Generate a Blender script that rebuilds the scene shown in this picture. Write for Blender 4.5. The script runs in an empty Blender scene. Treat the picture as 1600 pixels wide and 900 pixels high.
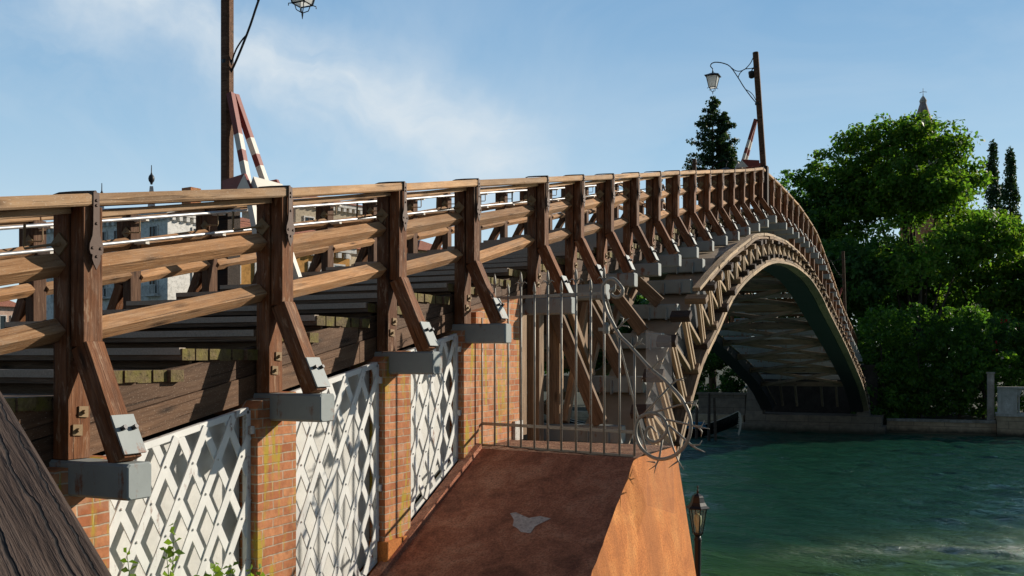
import bpy, math, random
import numpy as np
from mathutils import Vector, Matrix, Quaternion
S = bpy.context.scene
COL = S.collection
R = math.radians
random.seed(7)
rng = np.random.default_rng(7)
HC = 4.2                                   # camera height above the water; heights below are measured from the camera

# ------------------------------------------------------------------ camera
cd = bpy.data.cameras.new('camera'); cam = bpy.data.objects.new('camera', cd); COL.objects.link(cam)
cam.location = (4.71, 0, HC); cam.rotation_euler = (R(90), 0, math.atan(673/1500))
cd.sensor_width = 36; cd.lens = 36*1500/1600; cd.shift_y = 112/1600
cd.clip_start = .05; cd.clip_end = 3000
S.camera = cam

# ------------------------------------------------------------------ light
SUN = Vector((1, 1.32, .68)).normalized()
SUN_EL = math.asin(SUN.z); SUN_AZ = math.atan2(SUN.x, SUN.y)
ld = bpy.data.lights.new('sun', 'SUN'); ld.energy = 5.0; ld.angle = R(.5); ld.color = (1, .90, .76)
lo = bpy.data.objects.new('sun', ld); COL.objects.link(lo); lo.rotation_euler = SUN.to_track_quat('Z', 'Y').to_euler()
lo.location = (30, 40, 60)
w = bpy.data.worlds.new('World'); S.world = w; w.use_nodes = True
S.view_settings.view_transform = 'Standard'; S.view_settings.look = 'None'
S.view_settings.exposure = .18; S.view_settings.gamma = 1; S.view_settings.use_curve_mapping = False

class NT:
    def __init__(s, tree): s.t = tree; s.n = tree.nodes; s.l = tree.links
    def new(s, ty, **kw):
        n = s.n.new(ty)
        for k, v in kw.items():
            if k in n.inputs.keys() if isinstance(k, str) else False: n.inputs[k].default_value = v
            else: setattr(n, k, v)
        return n
    def link(s, a, b): s.l.new(a, b)
    def val(s, sock, v):
        if hasattr(v, 'is_output') or isinstance(v, bpy.types.NodeSocket): s.l.new(v, sock)
        else: sock.default_value = v
    def math(s, op, a, b=0.0, c=0.0, clamp=False):
        n = s.n.new('ShaderNodeMath'); n.operation = op; n.use_clamp = clamp
        for i, v in enumerate((a, b, c)): s.val(n.inputs[i], v)
        return n.outputs[0]
    def vmath(s, op, a, b=(0, 0, 0)):
        n = s.n.new('ShaderNodeVectorMath'); n.operation = op
        s.val(n.inputs[0], a); s.val(n.inputs[1], b)
        return n.outputs['Value'] if op in ('DOT_PRODUCT', 'LENGTH') else n.outputs['Vector']
    def ramp(s, fac, stops):
        n = s.n.new('ShaderNodeValToRGB'); s.val(n.inputs[0], fac)
        e = n.color_ramp.elements
        while len(e) < len(stops): e.new(.5)
        for i, (p, c) in enumerate(stops):
            e[i].position = p; e[i].color = (c, c, c, 1) if not hasattr(c, '__len__') else (*c, 1)
        return n.outputs[0]
    def mix(s, fac, a, b, mode='MIX'):
        n = s.n.new('ShaderNodeMix'); n.data_type = 'RGBA'; n.blend_type = mode
        s.val(n.inputs[0], fac)
        for i, v in ((6, a), (7, b)):
            if isinstance(v, tuple) and len(v) == 3: v = (*v, 1)
            s.val(n.inputs[i], v)
        return n.outputs[2]
    def noise(s, vec, scale=1, detail=4, rough=.55, dist=0.0):
        n = s.n.new('ShaderNodeTexNoise'); s.l.new(vec, n.inputs['Vector'])
        n.inputs['Scale'].default_value = scale; n.inputs['Detail'].default_value = detail
        n.inputs['Roughness'].default_value = rough; n.inputs['Distortion'].default_value = dist
        return n.outputs[0]
    def scale(s, vec, sc, off=None):
        v = s.vmath('MULTIPLY', vec, sc)
        return s.vmath('ADD', v, off) if off is not None else v
    def sep(s, vec):
        n = s.n.new('ShaderNodeSeparateXYZ'); s.l.new(vec, n.inputs[0]); return n.outputs
    def comb(s, x, y, z):
        n = s.n.new('ShaderNodeCombineXYZ')
        for i, v in enumerate((x, y, z)): s.val(n.inputs[i], v)
        return n.outputs[0]

# sky: Nishita with a thin band of cirrus mixed in by direction
W_ = NT(w.node_tree); w.node_tree.nodes.clear()
wo = W_.new('ShaderNodeOutputWorld'); bg = W_.new('ShaderNodeBackground')
sky = W_.new('ShaderNodeTexSky'); sky.sky_type = 'NISHITA'; sky.sun_disc = False
sky.sun_elevation = SUN_EL; sky.sun_rotation = SUN_AZ; sky.altitude = 0; sky.air_density = 1.0; sky.dust_density = .25; sky.ozone_density = 2.2
tc = W_.new('ShaderNodeTexCoord'); dirv = tc.outputs['Generated']
FW = (-.4093, .9124, 0); RI = (.9124, .4093, 0)
dx = W_.vmath('DOT_PRODUCT', dirv, RI); dy = W_.vmath('DOT_PRODUCT', dirv, FW); dz = W_.sep(dirv)[2]
az = W_.math('ARCTAN2', dx, dy); el = W_.math('ARCSINE', dz)
# along / across the band of cirrus running down to the right
ca, sa = math.cos(R(-22)), math.sin(R(-22))
az0 = W_.math('ADD', az, .14); el0 = W_.math('SUBTRACT', el, .245)
al = W_.math('ADD', W_.math('MULTIPLY', az0, ca), W_.math('MULTIPLY', el0, sa))
ac = W_.math('SUBTRACT', W_.math('MULTIPLY', el0, ca), W_.math('MULTIPLY', az0, sa))
wob = W_.math('MULTIPLY', W_.math('SUBTRACT', W_.noise(W_.comb(W_.math('MULTIPLY', al, 3.4), W_.math('MULTIPLY', ac, 2.0), 1.0), 1.7, 5, .6), .5), .13)
acw = W_.math('ADD', ac, wob)
n1 = W_.noise(W_.comb(W_.math('MULTIPLY', al, 2.2), W_.math('MULTIPLY', acw, 5.0), .3), 2.4, 8, .58, .6)
n2 = W_.noise(W_.comb(W_.math('MULTIPLY', al, 4.0), W_.math('MULTIPLY', acw, 6.5), 2.1), 1.6, 8, .6, .8)
gau = lambda k, off=0.0: W_.math('POWER', 2.718, W_.math('MULTIPLY', W_.math('POWER', W_.math('ADD', acw, off), 2.0), -k))
band, bandw = gau(560.0, -.010), gau(95.0, .035)
ends = W_.ramp(W_.math('ADD', W_.math('MULTIPLY', al, .9), .5), [(.02, .5), (.24, 1.0), (.42, .8), (.61, 1.0), (.69, .0)])
c1 = W_.math('MULTIPLY', W_.math('MULTIPLY', band, ends), W_.math('ADD', W_.math('MULTIPLY', W_.ramp(n1, [(.36, 0), (.66, 1)]), .66), .40))
c2 = W_.math('MULTIPLY', W_.math('MULTIPLY', bandw, W_.ramp(n2, [(.40, 0), (.76, 1)])), .30)
c3 = W_.math('MULTIPLY', W_.ramp(W_.noise(W_.comb(W_.math('MULTIPLY', az, 2.2), W_.math('MULTIPLY', el, 4.2), 9.0), 1.7, 7, .55, .9), [(.46, 0), (.80, 1)]), .22)
cl = W_.math('MINIMUM', W_.math('ADD', W_.math('ADD', c1, c2), c3), .85)
grad = W_.ramp(el, [(.0, (.64, .77, .85)), (.12, (.58, .72, .83)), (.21, (.40, .60, .78)), (.35, (.225, .435, .68)), (.6, (.12, .27, .50)), (1.0, (.06, .14, .30))])
side = W_.ramp(W_.math('ADD', W_.math('MULTIPLY', dx, .5), .5), [(.40, 1.04), (.80, .78)])
grad = W_.mix(1.0, grad, W_.mix(1.0, (10.6, 10.6, 10.6), side, 'MULTIPLY'), 'MULTIPLY')
skc = W_.mix(.72, W_.mix(1.0, sky.outputs[0], (1.6, 1.8, 1.8), 'MULTIPLY'), grad)
skc = W_.mix(cl, skc, (8.0, 8.8, 9.4))
# sky dimmed by direction, behind the viewer and overhead, added to cut fill light
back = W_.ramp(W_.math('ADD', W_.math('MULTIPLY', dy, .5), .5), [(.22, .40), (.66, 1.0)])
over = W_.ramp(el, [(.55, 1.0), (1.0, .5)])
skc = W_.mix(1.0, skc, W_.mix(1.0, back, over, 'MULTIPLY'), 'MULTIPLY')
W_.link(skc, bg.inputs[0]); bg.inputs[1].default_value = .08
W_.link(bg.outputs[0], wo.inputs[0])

# ------------------------------------------------------------------ materials
def mat(name):
    m = bpy.data.materials.new(name); m.use_nodes = True
    t = NT(m.node_tree); b = m.node_tree.nodes['Principled BSDF']
    b.inputs['Specular IOR Level'].default_value = .3
    return m, t, b
def objvec(t, randomise=True):
    tc = t.new('ShaderNodeTexCoord'); v = tc.outputs['Object']
    if randomise:
        oi = t.new('ShaderNodeObjectInfo'); r = oi.outputs['Random']
        v = t.vmath('ADD', v, t.comb(t.math('MULTIPLY', r, 37.0), t.math('MULTIPLY', r, 91.0), t.math('MULTIPLY', r, 53.0)))
        return v, r
    return v, None
def bump(t, b, h, strength=.4, dist=.01):
    n = t.new('ShaderNodeBump'); n.inputs['Strength'].default_value = strength; n.inputs['Distance'].default_value = dist
    t.link(h, n.inputs['Height']); t.link(n.outputs[0], b.inputs['Normal'])

def wood(name, dark, mid, light, specks=0.0, moss=0.0, grain=16, contrast=1.0, rough=.8, peel=0.0, crack=.6, splits=(), weather=0.0):
    m, t, b = mat(name); v, r = objvec(t)
    g1 = t.noise(t.scale(v, (1.1, grain, grain)), 1.6, 7, .65, .8)
    g2 = t.noise(t.scale(v, (2.2, grain*3.2, grain*3.2)), 1.5, 5, .6, .3)
    big = t.noise(t.scale(v, (1.3, 2.5, 2.5)), 1.0, 4, .6)
    gg = t.math('ADD', t.math('MULTIPLY', g1, .62), t.math('MULTIPLY', g2, .38))
    c = t.ramp(gg, [(.30, dark), (.50, mid), (.70, light)])
    c = t.mix(t.ramp(big, [(.3, .55), (.7, 0)]), c, tuple(x*.55 for x in mid))
    c = t.mix(.8, c, t.mix(r, (.62, .62, .64), (1.28, 1.22, 1.15)), 'MULTIPLY')
    if weather:
        we = t.noise(t.scale(v, (1.6, 6, 6)), 1.3, 6, .7, .6)
        c = t.mix(t.math('MULTIPLY', t.ramp(we, [(.46, 0), (.66, 1)]), weather), c, (.33, .275, .215))
        dk = t.noise(t.scale(v, (2.6, 5, 5)), 1.1, 6, .7, .3)
        c = t.mix(t.math('MULTIPLY', t.ramp(dk, [(.30, 1), (.46, 0)]), .35), c, tuple(x*.5 for x in dark))
    # knots
    vo = t.new('ShaderNodeTexVoronoi'); t.link(t.scale(v, (1.7, 7, 7)), vo.inputs['Vector']); vo.inputs['Scale'].default_value = 1.0
    kn = t.ramp(vo.outputs['Distance'], [(.06, 1), (.22, 0)])
    c = t.mix(t.math('MULTIPLY', kn, .9), c, tuple(x*.35 for x in dark))
    # long drying cracks
    cr = t.noise(t.scale(v, (.9, 42, 42)), 1.0, 3, .5, .5)
    crm = t.ramp(cr, [(.30, 1), (.345, 0)])
    c = t.mix(t.math('MULTIPLY', crm, crack), c, tuple(x*.18 for x in dark))
    if specks:
        sp = t.noise(t.scale(v, (70, 150, 150)), 1.0, 2, .5)
        c = t.mix(t.math('MULTIPLY', t.ramp(sp, [(.62, 0), (.70, 1)]), specks), c, (.62, .52, .40))
    if peel:
        pe = t.noise(t.scale(v, (5, 26, 26)), 1.0, 6, .7, .4)
        c = t.mix(t.math('MULTIPLY', t.ramp(pe, [(.56, 0), (.63, 1)]), peel), c, (.42, .29, .19))
    if moss:
        mo = t.noise(v, 9.0, 5, .65)
        c = t.mix(t.math('MULTIPLY', t.ramp(mo, [(.42, 0), (.62, 1)]), moss), c, (.19, .17, .022))
    if splits:
        ov, _ = objvec(t, False); ox, oy, oz = t.sep(ov)
        for sy, wd_, fr in splits:
            wob = t.math('MULTIPLY', t.math('SUBTRACT', t.noise(t.comb(t.math('MULTIPLY', ox, fr), sy*40, 0), 1.0, 5, .6), .5), .07)
            dd = t.math('ABSOLUTE', t.math('ADD', t.math('SUBTRACT', oy, sy), wob))
            sm = t.ramp(t.math('DIVIDE', dd, wd_), [(.35, 1), (1.0, 0)]); crm = t.math('MAXIMUM', crm, sm)
            c = t.mix(t.math('MULTIPLY', sm, .95), c, (.006, .004, .003))
    t.link(c, b.inputs['Base Color']); b.inputs['Roughness'].default_value = rough
    h = t.math('SUBTRACT', t.math('ADD', gg, t.math('MULTIPLY', g2, .5)), t.math('MULTIPLY', crm, .9))
    bump(t, b, h, .9*contrast, .008)
    return m
M = {}
M['rail'] = wood('wood_rail', (.20, .098, .042), (.50, .27, .125), (.80, .52, .29), specks=.35, grain=14, weather=.38)
M['hand'] = wood('wood_handrail', (.30, .165, .078), (.58, .355, .185), (.82, .57, .34), specks=.5, grain=11, crack=.45, weather=.35)
M['post'] = wood('wood_post', (.062, .024, .010), (.19, .070, .024), (.38, .175, .075), grain=17, peel=.5, weather=.22)
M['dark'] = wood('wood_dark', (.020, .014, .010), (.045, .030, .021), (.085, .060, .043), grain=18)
M['tread'] = wood('wood_tread', (.09, .06, .038), (.18, .12, .08), (.34, .24, .165), grain=16, specks=.1)
M['string'] = wood('wood_stringer', (.055, .030, .016), (.135, .075, .042), (.22, .135, .08), grain=9, specks=.25)
M['mossy'] = wood('wood_mossy_end', (.06, .045, .018), (.15, .11, .05), (.27, .21, .10), grain=9, moss=.55)
M['bleach'] = wood('wood_bleached', (.18, .125, .075), (.48, .355, .225), (.76, .61, .44), grain=20, peel=.2)
M['strut'] = wood('wood_strut', (.10, .065, .038), (.31, .21, .13), (.52, .40, .28), grain=18, peel=.25)
M['rake'] = wood('wood_raking_strut', (.07, .045, .028), (.20, .13, .08), (.38, .27, .18), grain=18, peel=.2)
M['grey'] = wood('wood_grey', (.035, .026, .021), (.085, .060, .048), (.17, .13, .105), grain=13, crack=.9, contrast=1.3)
M['fgwood'] = wood('wood_foreground', (.030, .019, .013), (.085, .054, .038), (.19, .14, .11), grain=13, crack=1.0, contrast=1.6, splits=((-.095, .003, 2.2), (-.02, .0055, 1.5), (.07, .0038, 1.9), (.112, .0025, 2.6)))
M['pole'] = wood('wood_pole', (.05, .024, .012), (.13, .065, .035), (.26, .15, .09), grain=14, peel=.2)
M['brace'] = wood('wood_under', (.10, .08, .058), (.22, .17, .12), (.34, .27, .20), grain=12)

def painted(name, base, rust=.3, rough=.45, scale=3.0, dirt=.25, metal=0.0, spec=.4, vert=True, rustc=(.20, .065, .02), rt=.585):
    m, t, b = mat(name); v, r = objvec(t)
    n = t.noise(v, scale, 6, .65)
    c = t.mix(t.math('MULTIPLY', t.ramp(n, [(.35, 1), (.65, 0)]), dirt), (*base, 1), (*[x*.6 for x in base], 1))
    st = t.noise(t.scale(v, (7, 7, .7) if vert else (9, .9, 4)), 1.4, 5, .7)
    ru = t.noise(v, scale*2.3, 7, .7)
    rm = t.math('MULTIPLY', t.ramp(t.math('ADD', t.math('MULTIPLY', st, .6), t.math('MULTIPLY', ru, .4)), [(rt, 0), (rt+.07, 1)]), rust)
    c = t.mix(rm, c, rustc)
    t.link(c, b.inputs['Base Color']); b.inputs['Roughness'].default_value = rough; b.inputs['Metallic'].default_value = metal
    b.inputs['Specular IOR Level'].default_value = spec
    bump(t, b, ru, .25, .004)
    return m
M['steel'] = painted('painted_steel', (.285, .32, .315), .9, .6, dirt=.4, rt=.55)
M['arch'] = painted('dark_steel_paint', (.030, .033, .038), .15, .5)
M['flange'] = painted('rusty_cream_steel', (.38, .30, .21), 1.0, .6, 1.6, .7, vert=False, rustc=(.26, .09, .03))
M['white'] = painted('white_lattice_paint', (.80, .80, .76), .75, .45, 4.0, .3, rt=.57)
M['sheet'] = painted('white_sheet_metal', (.68, .68, .65), .22, .55, 5.0, .45)
M['gate'] = painted('galvanised_gate', (.36, .34, .29), .75, .5, 9.0, .4, .25)
M['iron'] = painted('rusty_iron', (.075, .040, .026), .8, .6, 14.0, .4, .2, vert=False)
M['plate'] = painted('rusty_plate', (.30, .20, .10), .6, .7, 14.0, .5)
M['black'] = painted('black_iron', (.018, .018, .020), .0, .4, 10.0, .2, .2)
M['alu'] = painted('aluminium_pipe', (.50, .50, .50), .0, .42, 8.0, .1, .5)
M['red'] = painted('red_paint', (.24, .045, .030), .25, .55, 6.0, .35, rustc=(.55, .5, .42))
M['wpaint'] = painted('white_paint', (.70, .66, .58), .25, .55, 6.0, .25)

def brick(name, c1, c2, mortar, lichen=True):
    m, t, b = mat(name); tc = t.new('ShaderNodeTexCoord'); geo = t.new('ShaderNodeNewGeometry')
    p = geo.outputs['Position']; nx = t.math('ABSOLUTE', t.sep(geo.outputs['True Normal'])[0])
    x, y, z = t.sep(p)
    u = t.mix(t.math('GREATER_THAN', nx, .5), t.comb(x, 0, 0), t.comb(y, 0, 0))
    uu = t.sep(u)[0]
    vec = t.comb(uu, z, 0)
    wb = t.noise(p, 6.0, 3, .5)
    vec = t.vmath('ADD', vec, t.comb(t.math('MULTIPLY', t.math('SUBTRACT', wb, .5), .02), t.math('MULTIPLY', t.math('SUBTRACT', t.noise(p, 9.0, 2, .5), .5), .014), 0))
    br = t.new('ShaderNodeTexBrick'); t.link(vec, br.inputs['Vector'])
    br.inputs['Scale'].default_value = 1; br.inputs['Brick Width'].default_value = .25; br.inputs['Row Height'].default_value = .072
    br.inputs['Mortar Size'].default_value = .0065; br.inputs['Mortar Smooth'].default_value = .3; br.inputs['Bias'].default_value = -.1
    br.inputs['Color1'].default_value = (*c1, 1); br.inputs['Color2'].default_value = (*c2, 1); br.inputs['Mortar'].default_value = (*mortar, 1)
    c = br.outputs['Color']
    n = t.noise(p, 14.0, 6, .65); n2 = t.noise(p, 3.0, 5, .6)
    c = t.mix(t.math('MULTIPLY', t.ramp(n, [(.35, 1), (.6, 0)]), .5), c, tuple(q*.55 for q in c1))
    c = t.mix(t.math('MULTIPLY', t.ramp(n2, [(.52, 0), (.75, 1)]), .45), c, (.62, .47, .33))
    if lichen:
        ln = t.noise(t.scale(p, (6, 9, 1.5)), 1.0, 6, .65)
        c = t.mix(t.math('MULTIPLY', t.ramp(ln, [(.545, 0), (.63, 1)]), .85), c, (.40, .31, .025))
    t.link(c, b.inputs['Base Color']); b.inputs['Roughness'].default_value = .88
    bump(t, b, t.math('ADD', t.math('MULTIPLY', br.outputs['Fac'], -1.0), t.math('MULTIPLY', n, .5)), .8, .01)
    return m
M['brick'] = brick('red_brick', (.40, .135, .055), (.64, .29, .13), (.50, .41, .30))

def masonry(name, a, bb, c_, scale=2.0, streak=None, rough=.9, bs=.5, bd=.012, fine=30):
    m, t, b = mat(name); geo = t.new('ShaderNodeNewGeometry'); p = geo.outputs['Position']
    n = t.noise(p, scale, 8, .68, .5); n2 = t.noise(p, fine, 6, .7)
    c = t.ramp(n, [(.3, a), (.5, bb), (.72, c_)])
    sk = t.noise(p, fine*1.7, 3, .5)
    c = t.mix(t.math('MULTIPLY', t.ramp(sk, [(.66, 0), (.72, 1)]), .5), c, tuple(min(.85, q*1.9) for q in c_))
    c = t.mix(t.math('MULTIPLY', t.ramp(n2, [(.35, 1), (.55, 0)]), .6), c, tuple(q*.45 for q in a))
    if streak:
        st = t.noise(t.scale(p, (3.5, 3.5, .22)), 1.0, 5, .55)
        c = t.mix(t.math('MULTIPLY', t.ramp(st, [(.36, 1), (.62, 0)]), .65), c, streak)
    t.link(c, b.inputs['Base Color']); b.inputs['Roughness'].default_value = rough
    bump(t, b, t.math('ADD', n2, t.math('MULTIPLY', n, .6)), bs, bd)
    return m, t, b, c
M['orange'] = masonry('orange_render', (.42, .135, .035), (.66, .235, .058), (.80, .36, .11), 2.4, (.34, .12, .034), fine=55, bs=.7)[0]
M['apron'] = masonry('red_brown_apron', (.24, .095, .058), (.56, .22, .125), (.78, .40, .25), 3.2, None, fine=46, bs=1.0, bd=.03)[0]
m_, t_, b_, c_ = masonry('ledge_crumbs', (.12, .05, .03), (.30, .15, .085), (.42, .26, .17), 5, None, fine=30, bs=1.0, bd=.05); M['ledge'] = m_
M['patch'] = masonry('grey_plaster', (.46, .40, .37), (.60, .54, .50), (.70, .64, .60), 6)[0]
M['stone'] = masonry('istrian_stone', (.20, .18, .15), (.42, .39, .34), (.58, .55, .50), 1.6, (.15, .13, .10))[0]
M['stonelight'] = masonry('pale_stone', (.40, .37, .32), (.60, .57, .52), (.72, .70, .66), 2.0, (.30, .27, .23))[0]
M['ground'] = masonry('quay_paving', (.045, .042, .036), (.075, .068, .058), (.11, .10, .085), .7)[0]
M['soil'] = masonry('garden_soil', (.02, .024, .012), (.04, .045, .022), (.06, .06, .03), .8)[0]
M['core'] = masonry('dark_masonry', (.02, .017, .014), (.045, .036, .03), (.07, .058, .047), 2.0)[0]

def blocks(name, base, alt, mortar, bw, rh, dirt=(.05, .045, .03), waterline=1.0):
    m, t, b = mat(name); geo = t.new('ShaderNodeNewGeometry'); p = geo.outputs['Position']
    x, y, z = t.sep(p)
    nx = t.math('ABSOLUTE', t.sep(geo.outputs['True Normal'])[0])
    u = t.sep(t.mix(t.math('GREATER_THAN', nx, .5), t.comb(x, 0, 0), t.comb(y, 0, 0)))[0]
    br = t.new('ShaderNodeTexBrick'); t.link(t.comb(u, z, 0), br.inputs['Vector']); br.inputs['Scale'].default_value = 1
    br.inputs['Brick Width'].default_value = bw; br.inputs['Row Height'].default_value = rh; br.inputs['Mortar Size'].default_value = .012
    br.inputs['Color1'].default_value = (*base, 1); br.inputs['Color2'].default_value = (*alt, 1); br.inputs['Mortar'].default_value = (*mortar, 1)
    n = t.noise(p, 3.0, 7, .65)
    c = t.mix(t.math('MULTIPLY', t.ramp(n, [(.38, 1), (.62, 0)]), .5), br.outputs['Color'], tuple(q*.45 for q in base))
    lim = t.math('ADD', z, t.math('MULTIPLY', n, .25))
    c = t.mix(t.ramp(lim, [(.22*waterline, 1), (.48*waterline, 0)]), c, dirt)
    t.link(c, b.inputs['Base Color']); b.inputs['Roughness'].default_value = .85
    bump(t, b, t.math('SUBTRACT', t.math('MULTIPLY', n, .5), br.outputs['Fac']), .5, .02)
    return m
M['quay'] = blocks('quay_stone_blocks', (.46, .34, .22), (.54, .42, .29), (.14, .11, .08), 1.6, .42)
M['pier'] = blocks('pier_stone_blocks', (.20, .16, .12), (.26, .20, .15), (.07, .055, .04), 2.4, .6)

def facade(name, a, b2, streak=None): return masonry(name, a, tuple((x+y)/2 for x, y in zip(a, b2)), b2, .25, streak, fine=3, bs=.15)[0]
M['pwhite'] = facade('white_facade', (.80, .79, .75), (.88, .87, .83))
M['ochre'] = facade('ochre_facade', (.52, .26, .07), (.62, .33, .10))
M['tan'] = facade('tan_facade', (.50, .42, .30), (.60, .51, .38))
M['cream'] = facade('cream_facade', (.68, .56, .38), (.78, .66, .48))
M['pink'] = facade('pink_facade', (.64, .44, .34), (.72, .53, .42))
M['mauve'] = facade('mauve_facade', (.46, .38, .46), (.54, .45, .52))
M['trim'] = facade('white_trim', (.72, .70, .66), (.82, .80, .76))
M['glass_dark'] = painted('window_glass', (.03, .045, .055), 0, .12, 3, .1)
M['shutter'] = painted('shutter_blue', (.035, .085, .12), 0, .6, 3, .2)
M['shutterb'] = painted('shutter_brown', (.12, .06, .035), 0, .6, 3, .2)
def tiles():
    m, t, b = mat('roof_tiles'); v, r = objvec(t, False); geo = t.new('ShaderNodeNewGeometry'); p = geo.outputs['Position']
    n = t.noise(p, 5.0, 5, .7); n2 = t.noise(p, .8, 4, .6)
    c = t.ramp(n, [(.3, (.20, .07, .045)), (.5, (.42, .16, .10)), (.7, (.58, .28, .19))])
    c = t.mix(t.math('MULTIPLY', n2, .5), c, (.30, .14, .09))
    t.link(c, b.inputs['Base Color']); b.inputs['Roughness'].default_value = .9
    x, y, z = t.sep(v)
    wv = t.new('ShaderNodeTexWave'); wv.bands_direction = 'X'; t.link(p, wv.inputs['Vector']); wv.inputs['Scale'].default_value = 1.6
    bump(t, b, wv.outputs[1], .8, .08)
    return m
M['tiles'] = tiles()

def leafmat(name, c1, c2, c3, trans=.35):
    m, t, b = mat(name); geo = t.new('ShaderNodeNewGeometry'); r = geo.outputs['Random Per Island']
    n = t.noise(geo.outputs['Position'], .35, 3, .5)
    c = t.ramp(r, [(0, c1), (.5, c2), (1, c3)])
    c = t.mix(t.math('MULTIPLY', t.ramp(n, [(.35, 0), (.65, 1)]), .35), c, tuple(x*.7 for x in c2))
    t.link(c, b.inputs['Base Color']); b.inputs['Roughness'].default_value = .5; b.inputs['Specular IOR Level'].default_value = .25
    tr = t.new('ShaderNodeBsdfTranslucent'); t.link(t.mix(1.0, c, (1.5, 1.6, .6), 'MULTIPLY'), tr.inputs[0])
    ms = t.new('ShaderNodeMixShader'); ms.inputs[0].default_value = trans
    out = t.n['Material Output']; t.link(b.outputs[0], ms.inputs[1]); t.link(tr.outputs[0], ms.inputs[2]); t.link(ms.outputs[0], out.inputs[0])
    return m
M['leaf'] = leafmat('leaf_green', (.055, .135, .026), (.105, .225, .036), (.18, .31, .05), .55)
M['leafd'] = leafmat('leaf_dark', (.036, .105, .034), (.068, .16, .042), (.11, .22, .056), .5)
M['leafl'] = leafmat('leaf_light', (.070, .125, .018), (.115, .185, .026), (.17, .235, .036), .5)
M['needle'] = leafmat('conifer_needle', (.024, .058, .026), (.042, .085, .036), (.07, .12, .048), .25)
M['cypress'] = leafmat('cypress_needle', (.03, .066, .032), (.048, .095, .044), (.075, .13, .055), .25)
M['shrub'] = leafmat('shrub_leaf', (.07, .14, .02), (.13, .22, .03), (.20, .30, .05), .45)
M['fwhite'] = leafmat('white_flower', (.62, .56, .58), (.72, .66, .66), (.8, .76, .72), .3)
M['fred'] = leafmat('red_flower', (.30, .012, .02), (.40, .02, .03), (.5, .05, .05), .3)
def bark():
    m, t, b = mat('bark'); v, r = objvec(t)
    n = t.noise(t.scale(v, (5, 5, 1)), 1.5, 6, .7)
    t.link(t.ramp(n, [(.3, (.03, .022, .016)), (.7, (.11, .085, .06))]), b.inputs['Base Color']); b.inputs['Roughness'].default_value = .95
    bump(t, b, n, .8, .03); return m
M['bark'] = bark()

def glassmat(name, col, trans=.92, rough=.05, alpha=.25):
    m, t, b = mat(name); out = t.n['Material Output']
    tr = t.new('ShaderNodeBsdfTransparent'); tr.inputs[0].default_value = (*col, 1)
    b.inputs['Base Color'].default_value = (*col, 1); b.inputs['Roughness'].default_value = rough; b.inputs['Specular IOR Level'].default_value = .5
    ms = t.new('ShaderNodeMixShader'); ms.inputs[0].default_value = alpha
    t.link(tr.outputs[0], ms.inputs[1]); t.link(b.outputs[0], ms.inputs[2]); t.link(ms.outputs[0], out.inputs[0])
    return m
M['perspex'] = glassmat('dusty_perspex', (.97, .96, .95), alpha=.085, rough=.5)
M['lglass'] = glassmat('lantern_glass', (.75, .80, .78), alpha=.14)
m, t, b = mat('opal_glass'); b.inputs['Base Color'].default_value = (.80, .82, .80, 1); b.inputs['Roughness'].default_value = .3
tr = t.new('ShaderNodeBsdfTranslucent'); tr.inputs[0].default_value = (.85, .87, .86, 1); ms = t.new('ShaderNodeMixShader'); ms.inputs[0].default_value = .5
t.link(b.outputs[0], ms.inputs[1]); t.link(tr.outputs[0], ms.inputs[2]); t.link(ms.outputs[0], t.n['Material Output'].inputs[0]); M['opal'] = m
m, t, b = mat('bulb_cream'); b.inputs['Base Color'].default_value = (.80, .72, .42, 1); b.inputs['Roughness'].default_value = .35; M['bulb'] = m
def plain(name, col, rough=.6):
    m, t, b = mat(name); v, r = objvec(t); n = t.noise(v, 9, 4, .6)
    t.link(t.mix(n, (*[x*.75 for x in col], 1), (*[min(1, x*1.2) for x in col], 1)), b.inputs['Base Color']); b.inputs['Roughness'].default_value = rough
    return m
M['skin'] = plain('skin', (.42, .24, .16)); M['hair'] = plain('dark_hair', (.03, .02, .015)); M['cloth'] = plain('white_cloth', (.72, .71, .69), .9)
M['hull'] = plain('black_lacquer', (.008, .008, .009), .2); M['blue'] = plain('blue_tarp', (.03, .16, .26), .7); M['ferro'] = plain('ferro_steel', (.55, .5, .42), .3)

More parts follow.
